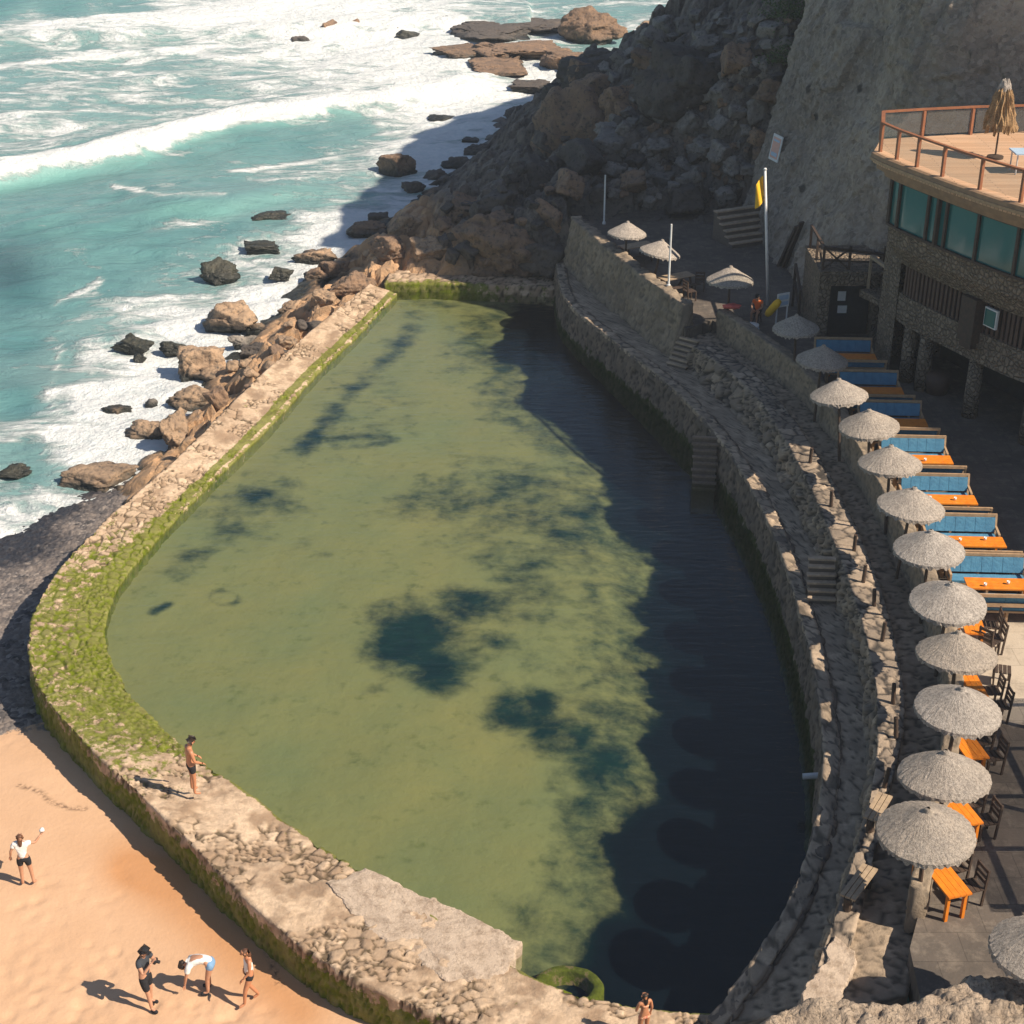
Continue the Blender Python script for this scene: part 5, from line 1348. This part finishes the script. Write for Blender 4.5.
# ------------------------------------------------------------------ people
def skinmesh(name, J, E, Rr, mat, parent=None, levels=2, root=0, extra=None):
    names = list(J); me = bpy.data.meshes.new(name)
    me.from_pydata([tuple(J[k]) for k in names], [(names.index(a), names.index(b)) for a, b in E], [])
    o = bpy.data.objects.new(name, me); COL.objects.link(o)
    md = o.modifiers.new('s', 'SKIN'); md.use_smooth_shade = True
    sv = me.skin_vertices[0].data
    for i, k in enumerate(names): sv[i].radius = (Rr[k], Rr[k]) if not isinstance(Rr[k], tuple) else Rr[k]
    sv[root].use_root = True
    if levels: o.modifiers.new('u', 'SUBSURF').levels = levels
    dg = bpy.context.evaluated_depsgraph_get(); dg.update()
    m2 = bpy.data.meshes.new_from_object(o.evaluated_get(dg)); 
    bpy.data.objects.remove(o); 
    V = np.array([v.co[:] for v in m2.vertices]); F = [list(p.vertices) for p in m2.polygons]
    bpy.data.meshes.remove(m2)
    return V, F
def person(label, foot, rz, H=1.72, pose=None, female=False, top=None, bottom=None, hair='hair', longhair=False, cap=False, shoes=None, skin='skin', sleeves=True, leg_len=.30, z=None, bikini=False):
    s = H / 1.75; w = .9 if female else 1.0
    J = dict(pel=(0, 0, .97), wai=(0, .0, 1.12), che=(0, -.005, 1.32), nck=(0, 0, 1.47), hd0=(0, .02, 1.55), hd1=(0, .03, 1.63), hd2=(0, .015, 1.68))
    for sd, k in ((-1, 'l'), (1, 'r')):
        J.update({'sh' + k: (sd * .19 * w, 0, 1.42), 'el' + k: (sd * .25 * w, -.02, 1.14), 'wr' + k: (sd * .26 * w, .06, .90), 'hp' + k: (sd * .095, 0, .90), 'kn' + k: (sd * .11, .02, .50), 'an' + k: (sd * .12, -.01, .09), 'to' + k: (sd * .14, .15, .035)})
    J.update(pose or {})
    J.pop('face', None)
    J = {k: np.array(v, float) * s for k, v in J.items()}
    Rr = dict(pel=.125, wai=.105 * w, che=.125 * w, nck=.05, hd0=.07, hd1=.088, hd2=.075)
    for k in 'lr': Rr.update({'sh' + k: .062 * w, 'el' + k: .042 * w, 'wr' + k: .028, 'hp' + k: .095, 'kn' + k: .058, 'an' + k: .04, 'to' + k: .032})
    E = [('pel', 'wai'), ('wai', 'che'), ('che', 'nck'), ('nck', 'hd0'), ('hd0', 'hd1'), ('hd1', 'hd2')]
    for k in 'lr': E += [('che', 'sh' + k), ('sh' + k, 'el' + k), ('el' + k, 'wr' + k), ('pel', 'hp' + k), ('hp' + k, 'kn' + k), ('kn' + k, 'an' + k), ('an' + k, 'to' + k)]
    Rs = {k: v * s for k, v in Rr.items()}
    V, F = skinmesh('b', J, E, Rs, None)
    allV, allF = [V], [list(f) for f in F]; nb = len(V)
    # hands: palm and five bent fingers
    for sd, k in ((-1, 'l'), (1, 'r')):
        wv = J['wr' + k]; d = wv - J['el' + k]; d /= np.linalg.norm(d)
        side = np.cross(d, (0, 0, 1.0)); side = side / (np.linalg.norm(side) + 1e-6); nn_ = np.cross(side, d)
        P = {}; EE = []; RR = {}
        P['w'] = wv - d * .01; P['p'] = wv + d * .06 * s; EE.append(('w', 'p')); RR['w'] = .024 * s; RR['p'] = .03 * s
        for fi, (o_, ln) in enumerate(((-.03, .06), (-.01, .075), (.01, .07), (.03, .055))):
            P['a%d' % fi] = wv + d * .085 * s + side * o_ * s; P['b%d' % fi] = P['a%d' % fi] + (d * ln * .5 - nn_ * .008) * s; P['c%d' % fi] = P['b%d' % fi] + (d * ln * .4 - nn_ * .022) * s
            EE += [('p', 'a%d' % fi), ('a%d' % fi, 'b%d' % fi), ('b%d' % fi, 'c%d' % fi)]
            for q in 'abc': RR[q + str(fi)] = .0095 * s
        P['t0'] = wv + (d * .035 - side * .035) * s; P['t1'] = wv + (d * .075 - side * .052 - nn_ * .015) * s; EE += [('w', 't0'), ('t0', 't1')]; RR['t0'] = .012 * s; RR['t1'] = .0095 * s
        V2, F2 = skinmesh('h', P, EE, RR, None, 1)
        allF += [[i + nb for i in f] for f in F2]; allV.append(V2); nb += len(V2)
    # face
    hd = J['hd1']; up = J['hd2'] - J['hd0']; up[1] += .0; up /= np.linalg.norm(up) + 1e-9
    fwd = np.array(((pose or {}).get('face', (0, 1, -.15)))); fwd = fwd / np.linalg.norm(fwd); fwd = fwd - up * (fwd @ up); fwd /= np.linalg.norm(fwd); rt = np.cross(fwd, up)
    def addsph(c, r, n=8):
        nonlocal nb
        m = MB(); m.lathe([(r * math.sin(math.pi * j / 6) + 1e-4, -r * math.cos(math.pi * j / 6)) for j in range(7)], n, c); allV.append(np.array(m.v)); allF.extend([[i + nb for i in f] for f in m.f]); nb += len(m.v)
    addsph(hd + fwd * .088 * s - up * .012 * s, .02 * s); addsph(hd + fwd * .08 * s - up * .03 * s, .017 * s)
    for sd in (-1, 1): addsph(hd + rt * sd * .086 * s - up * .01 * s, .022 * s)
    nskin = len(allF)
    for sd in (-1, 1): addsph(hd + fwd * .080 * s + rt * sd * .034 * s + up * .014 * s, .012 * s)
    addsph(hd + fwd * .080 * s - up * .052 * s, .014 * s)
    loc = at(foot[0], foot[1], z); r = empty('person', loc, rz, label=label, cat='person')
    b = mk('body', np.vstack(allV), allF, M[skin], r, True)
    b.data.materials.append(M['hair'])
    mi = np.zeros(len(b.data.polygons), np.int32); mi[nskin:] = 1; b.data.polygons.foreach_set('material_index', mi)
    def cloth(nm, keys, edges, grow, mat, over=None):
        JJ = {k: J[k] if k in J else over[k] for k in keys}; RR = {k: (Rs[k] if k in Rs else .06 * s) + grow * s for k in keys}
        if over:
            for k, v in over.items(): JJ[k] = v
        V, F = skinmesh(nm, JJ, edges, RR, None, 2); mk(nm, V, F, M[mat], r, True)
    lerp = lambda a, b_, t: J[a] * (1 - t) + J[b_] * t
    if top:
        ov = {}; ed = [('pel', 'wai'), ('wai', 'che')]; ks = ['pel', 'wai', 'che']
        ov['pel'] = lerp('pel', 'wai', -.35)
        if sleeves: 
            for k in 'lr': ov['s' + k] = lerp('sh' + k, 'el' + k, .55); ks += ['sh' + k, 's' + k]; ed += [('che', 'sh' + k), ('sh' + k, 's' + k)]
        else:
            for k in 'lr': ov['s' + k] = lerp('che', 'sh' + k, .75); ks += ['s' + k]; ed += [('che', 's' + k)]
        ks += ['nk']; ov['nk'] = lerp('che', 'nck', .8); ed += [('che', 'nk')]
        cloth('shirt', ks, ed, .016, top, ov)
    if bottom:
        ov = {'top': lerp('pel', 'wai', .35)}; ks = ['pel', 'top']; ed = [('top', 'pel')]
        for k in 'lr': ov['t' + k] = lerp('hp' + k, 'kn' + k, leg_len / .4); ks += ['hp' + k, 't' + k]; ed += [('pel', 'hp' + k), ('hp' + k, 't' + k)]
        JJr = dict(ov); cloth('shorts', ks, ed, .02, bottom, ov)
    if bikini:
        ov = {'a': lerp('wai', 'che', .85) + fwd * 0, 'b': lerp('wai', 'che', 1.1)}
        cloth('bikini_top', ['a', 'b'], [('a', 'b')], .075 - .0, 'c_red', ov)
    # hair
    if hair:
        Hh = {'a': hd + up * .035 * s - fwd * .012 * s, 'b': hd + up * .065 * s - fwd * .005 * s, 'c': hd - fwd * .045 * s - up * .01 * s}; RH = {'a': .088 * s, 'b': .07 * s, 'c': .06 * s}; EH = [('b', 'a'), ('a', 'c')]
        if longhair:
            Hh['d'] = hd - fwd * .085 * s - up * .14 * s; Hh['e'] = Hh['d'] - np.array([0, 0, .16 * s]) + fwd * .0; RH['d'] = .075 * s; RH['e'] = .045 * s; EH += [('c', 'd'), ('d', 'e')]
            Hh['f'] = hd - rt * .085 * s - up * .1 * s; RH['f'] = .035 * s; EH.append(('a', 'f')); Hh['g'] = hd + rt * .085 * s - up * .1 * s; RH['g'] = .035 * s; EH.append(('a', 'g'))
        V, F = skinmesh('hair', Hh, EH, RH, None, 2); mk('hair', V, F, M[hair], r, True)
    if cap:
        m = MB(); m.lathe([(.104 * s, -.0), (.102 * s, .03), (.085 * s, .075), (.05 * s, .095), (.0, .1)], 18, hd + up * .03 * s)
        c = hd + up * .04 * s + fwd * .115 * s; m.box(c, (.11 * s, .07 * s, .014), math.atan2(fwd[1], fwd[0]) - math.pi / 2); m.build('cap', M['c_black'], r, False)
    if shoes:
        for k in 'lr':
            V, F = skinmesh('shoe', {'a': J['an' + k] + (0, -.03, -.045 * s), 'b': J['to' + k] + (0, .02, .01)}, [('a', 'b')], {'a': .05 * s, 'b': .045 * s}, None, 2); mk('shoe', V, F, M[shoes], r, True)
    return r
R_ = math.radians
person('bare chested man in black swim trunks standing on the mossy sea wall', (194, 793), R_(-62), 1.84, dict(hd0=(0, .05, 1.55), hd1=(0, .085, 1.62), hd2=(0, .085, 1.67), face=(0, 1, -.7), wrr=(.2, .24, 1.0), elr=(.25, .04, 1.14), wrl=(-.2, .24, .98), ell=(-.25, .02, 1.14)), bottom='c_black', skin='skin_tan', leg_len=.22, z=.45)
person('woman in white T-shirt seen from behind, holding something white out to her right', (28, 885), R_(8), 1.72, dict(elr=(.36, .06, 1.36), wrr=(.52, .16, 1.52), wrl=(-.3, .12, .95), ell=(-.28, -.02, 1.16), ankl=(0, 0, 0)) if False else dict(elr=(.36, .06, 1.36), wrr=(.50, .16, 1.50), wrl=(-.33, .06, .95), ell=(-.29, -.02, 1.16), anr=(.17, -.01, .09), tor=(.2, .14, .035), knr=(.14, .02, .5)), True, 'c_white', 'c_black', 'hair_brown', True, skin='skin', leg_len=.24, z=-.66)
man = person('man in dark T-shirt, shorts and black cap holding a camera to his face', (149, 1006), R_(-110), 1.86, dict(hd0=(0, .05, 1.55), hd1=(0, .08, 1.62), hd2=(0, .08, 1.67), face=(0, 1, -.55), elr=(.25, .16, 1.2), wrr=(.09, .29, 1.44), ell=(-.25, .16, 1.18), wrl=(-.07, .29, 1.40), anr=(.12, .16, .09), tor=(.15, .31, .035), knr=(.11, .11, .5)), top='c_slate', bottom='c_black', hair='hair', cap=True, shoes='c_black', leg_len=.36, z=-.68)
person('person in white shirt and blue denim shorts bending over to the sand', (209, 991), R_(90), 1.84, dict(pel=(0, -.10, .90), wai=(0, .06, .99), che=(0, .28, .95), nck=(0, .43, .86), hd0=(0, .50, .80), hd1=(0, .555, .74), hd2=(0, .585, .70), face=(0, .1, -1), shl=(-.18, .37, .86), shr=(.18, .37, .86), ell=(-.2, .44, .58), elr=(.2, .46, .58), wrl=(-.16, .5, .33), wrr=(.14, .54, .30), hpl=(-.095, -.11, .84), hpr=(.095, -.11, .84), knl=(-.11, -.02, .48), knr=(.11, .0, .48)), True, 'c_white', 'c_denim', 'hair', True, shoes='c_black', leg_len=.16, z=-.70)
person('woman with long brown hair in white top and black shorts walking barefoot', (252, 1002), R_(115), 1.74, dict(hd0=(0, .05, 1.55), hd1=(0, .08, 1.62), hd2=(0, .08, 1.67), face=(0, 1, -.8), anl=(-.08, .2, .09), tol=(-.09, .35, .035), knl=(-.1, .16, .5), anr=(.08, -.2, .12), tor=(.09, -.06, .035), knr=(.1, .02, .5), ell=(-.22, .04, 1.14), wrl=(-.19, .2, .97)), True, 'c_white', 'c_black', 'hair_brown', True, skin='skin_tan', sleeves=False, leg_len=.17, z=-.70)
person('girl with long dark hair in patterned swimwear on the near wall', (643, 1040), R_(25), 1.42, dict(ell=(-.24, .04, 1.14), wrl=(-.12, .2, 1.02), face=(0, 1, -.6)), True, None, 'c_red', 'hair', True, skin='skin_tan', leg_len=.08, z=.42, bikini=True)
person('lifeguard in bright orange jacket and black cap sitting by the flagpole', (757, 321), R_(150), 1.72, dict(pel=(0, 0, .52), wai=(0, .02, .68), che=(0, .06, .88), nck=(0, .12, 1.02), hd0=(0, .16, 1.1), hd1=(0, .19, 1.17), hd2=(0, .18, 1.22), shl=(-.19, .06, .97), shr=(.19, .06, .97), ell=(-.26, .14, .74), elr=(.26, .14, .74), wrl=(-.14, .36, .66), wrr=(.14, .36, .66), hpl=(-.1, .03, .5), hpr=(.1, .03, .5), knl=(-.13, .42, .52), knr=(.13, .42, .52), anl=(-.12, .4, .09), anr=(.12, .4, .09), tol=(-.13, .55, .04), tor=(.13, .55, .04)), False, 'jacket', 'c_black', 'hair', cap=True, skin='skin', leg_len=.2, z=3.1)
p = at(757, 322, 3.1); st = empty('stool', p + (0, .0, 0), R_(150), label='small dark stool under the lifeguard in the orange jacket', cat='stool')
b = MB(); b.cyl((0, 0, .36), (0, 0, .4), .2, .2, 14); b.build('seat', M['wood_dark'], st)
for k in range(4):
    b = MB(); t = k * math.pi / 2 + .6; b.beam((.13 * math.cos(t), .13 * math.sin(t), .36), (.19 * math.cos(t), .19 * math.sin(t), 0), .04); b.build('leg', M['wood_dark'], st)
# held things
q = man.matrix_basis @ Vector((.01, .36, 1.545))
m = MB(); m.box((0, 0, 0), (.14, .07, .1)); m.cyl((0, .03, 0), (0, .12, 0), .04, .04, 10); o = m.build('camera', M['black'], None); o.location = q; o.rotation_euler = (0, 0, R_(-110)); tag(o, 'small black camera held up by the man in the dark T-shirt', 'camera')
fem = [x for x in COL.objects if x.name.startswith('person') and 'holding something white' in x.get('label', '')][0]
q = fem.matrix_basis @ Vector((.53, .21, 1.60)); V, F = rockmesh(77, (.17, .13, .15), 2, 9, .12); o = mk('cloth', V, F, M['c_white'], None); o.location = q; tag(o, 'small bundle of white cloth in the raised hand of the woman in the white T-shirt', 'cloth')
# ------------------------------------------------------------------ camera, light, sky
cam = bpy.data.cameras.new('Camera'); co = bpy.data.objects.new('Camera', cam); COL.objects.link(co)
cam.sensor_width = 36; cam.lens = 36 * FPX / 1024; cam.clip_end = 6000; cam.clip_start = .5
co.location = (0, 0, CZ); co.rotation_euler = (math.pi / 2 - PITCH, 0, 0)
S.camera = co
sd = Vector((1.6, -.7, 1.66)).normalized()
sun = bpy.data.lights.new('Sun', 'SUN'); so = bpy.data.objects.new('Sun', sun); COL.objects.link(so)
sun.energy = 5.0; sun.angle = math.radians(.5); sun.color = (1.0, .87, .70)
so.rotation_euler = sd.to_track_quat('Z', 'Y').to_euler(); so.location = (40, -20, 60)
w = bpy.data.worlds.new('World'); S.world = w; w.use_nodes = True
nt = w.node_tree; bg = nt.nodes['Background']; sky = nt.nodes.new('ShaderNodeTexSky'); sky.sky_type = 'NISHITA'; sky.sun_disc = False
sky.sun_elevation = math.asin(sd.z); sky.sun_rotation = math.atan2(sd.x, sd.y); sky.air_density = 1.0; sky.dust_density = .6
nt.links.new(sky.outputs[0], bg.inputs[0]); bg.inputs[1].default_value = .07
S.view_settings.view_transform = 'Standard'; S.view_settings.look = 'None'; S.view_settings.gamma = 1; S.view_settings.exposure = .55
S.cycles.max_bounces = 8; S.cycles.transparent_max_bounces = 12; S.cycles.diffuse_bounces = 3; S.cycles.glossy_bounces = 3
S.cycles.caustics_reflective = False; S.cycles.caustics_refractive = False

# air: one even haze box round everything
hz = NT('sea haze'); pv = hz.n('VolumePrincipled', {'Color': (.82, .91, 1, 1), 'Density': .00045, 'Anisotropy': .1}); hz.t.links.new(pv.outputs[0], hz.out.inputs['Volume'])
b = MB(); b.box((0, 700, 16), (3300, 4600, 46)); hb_ = b.build('haze', hz.m); tag(hb_, kind='stuff'); hb_.display_type = 'WIRE'
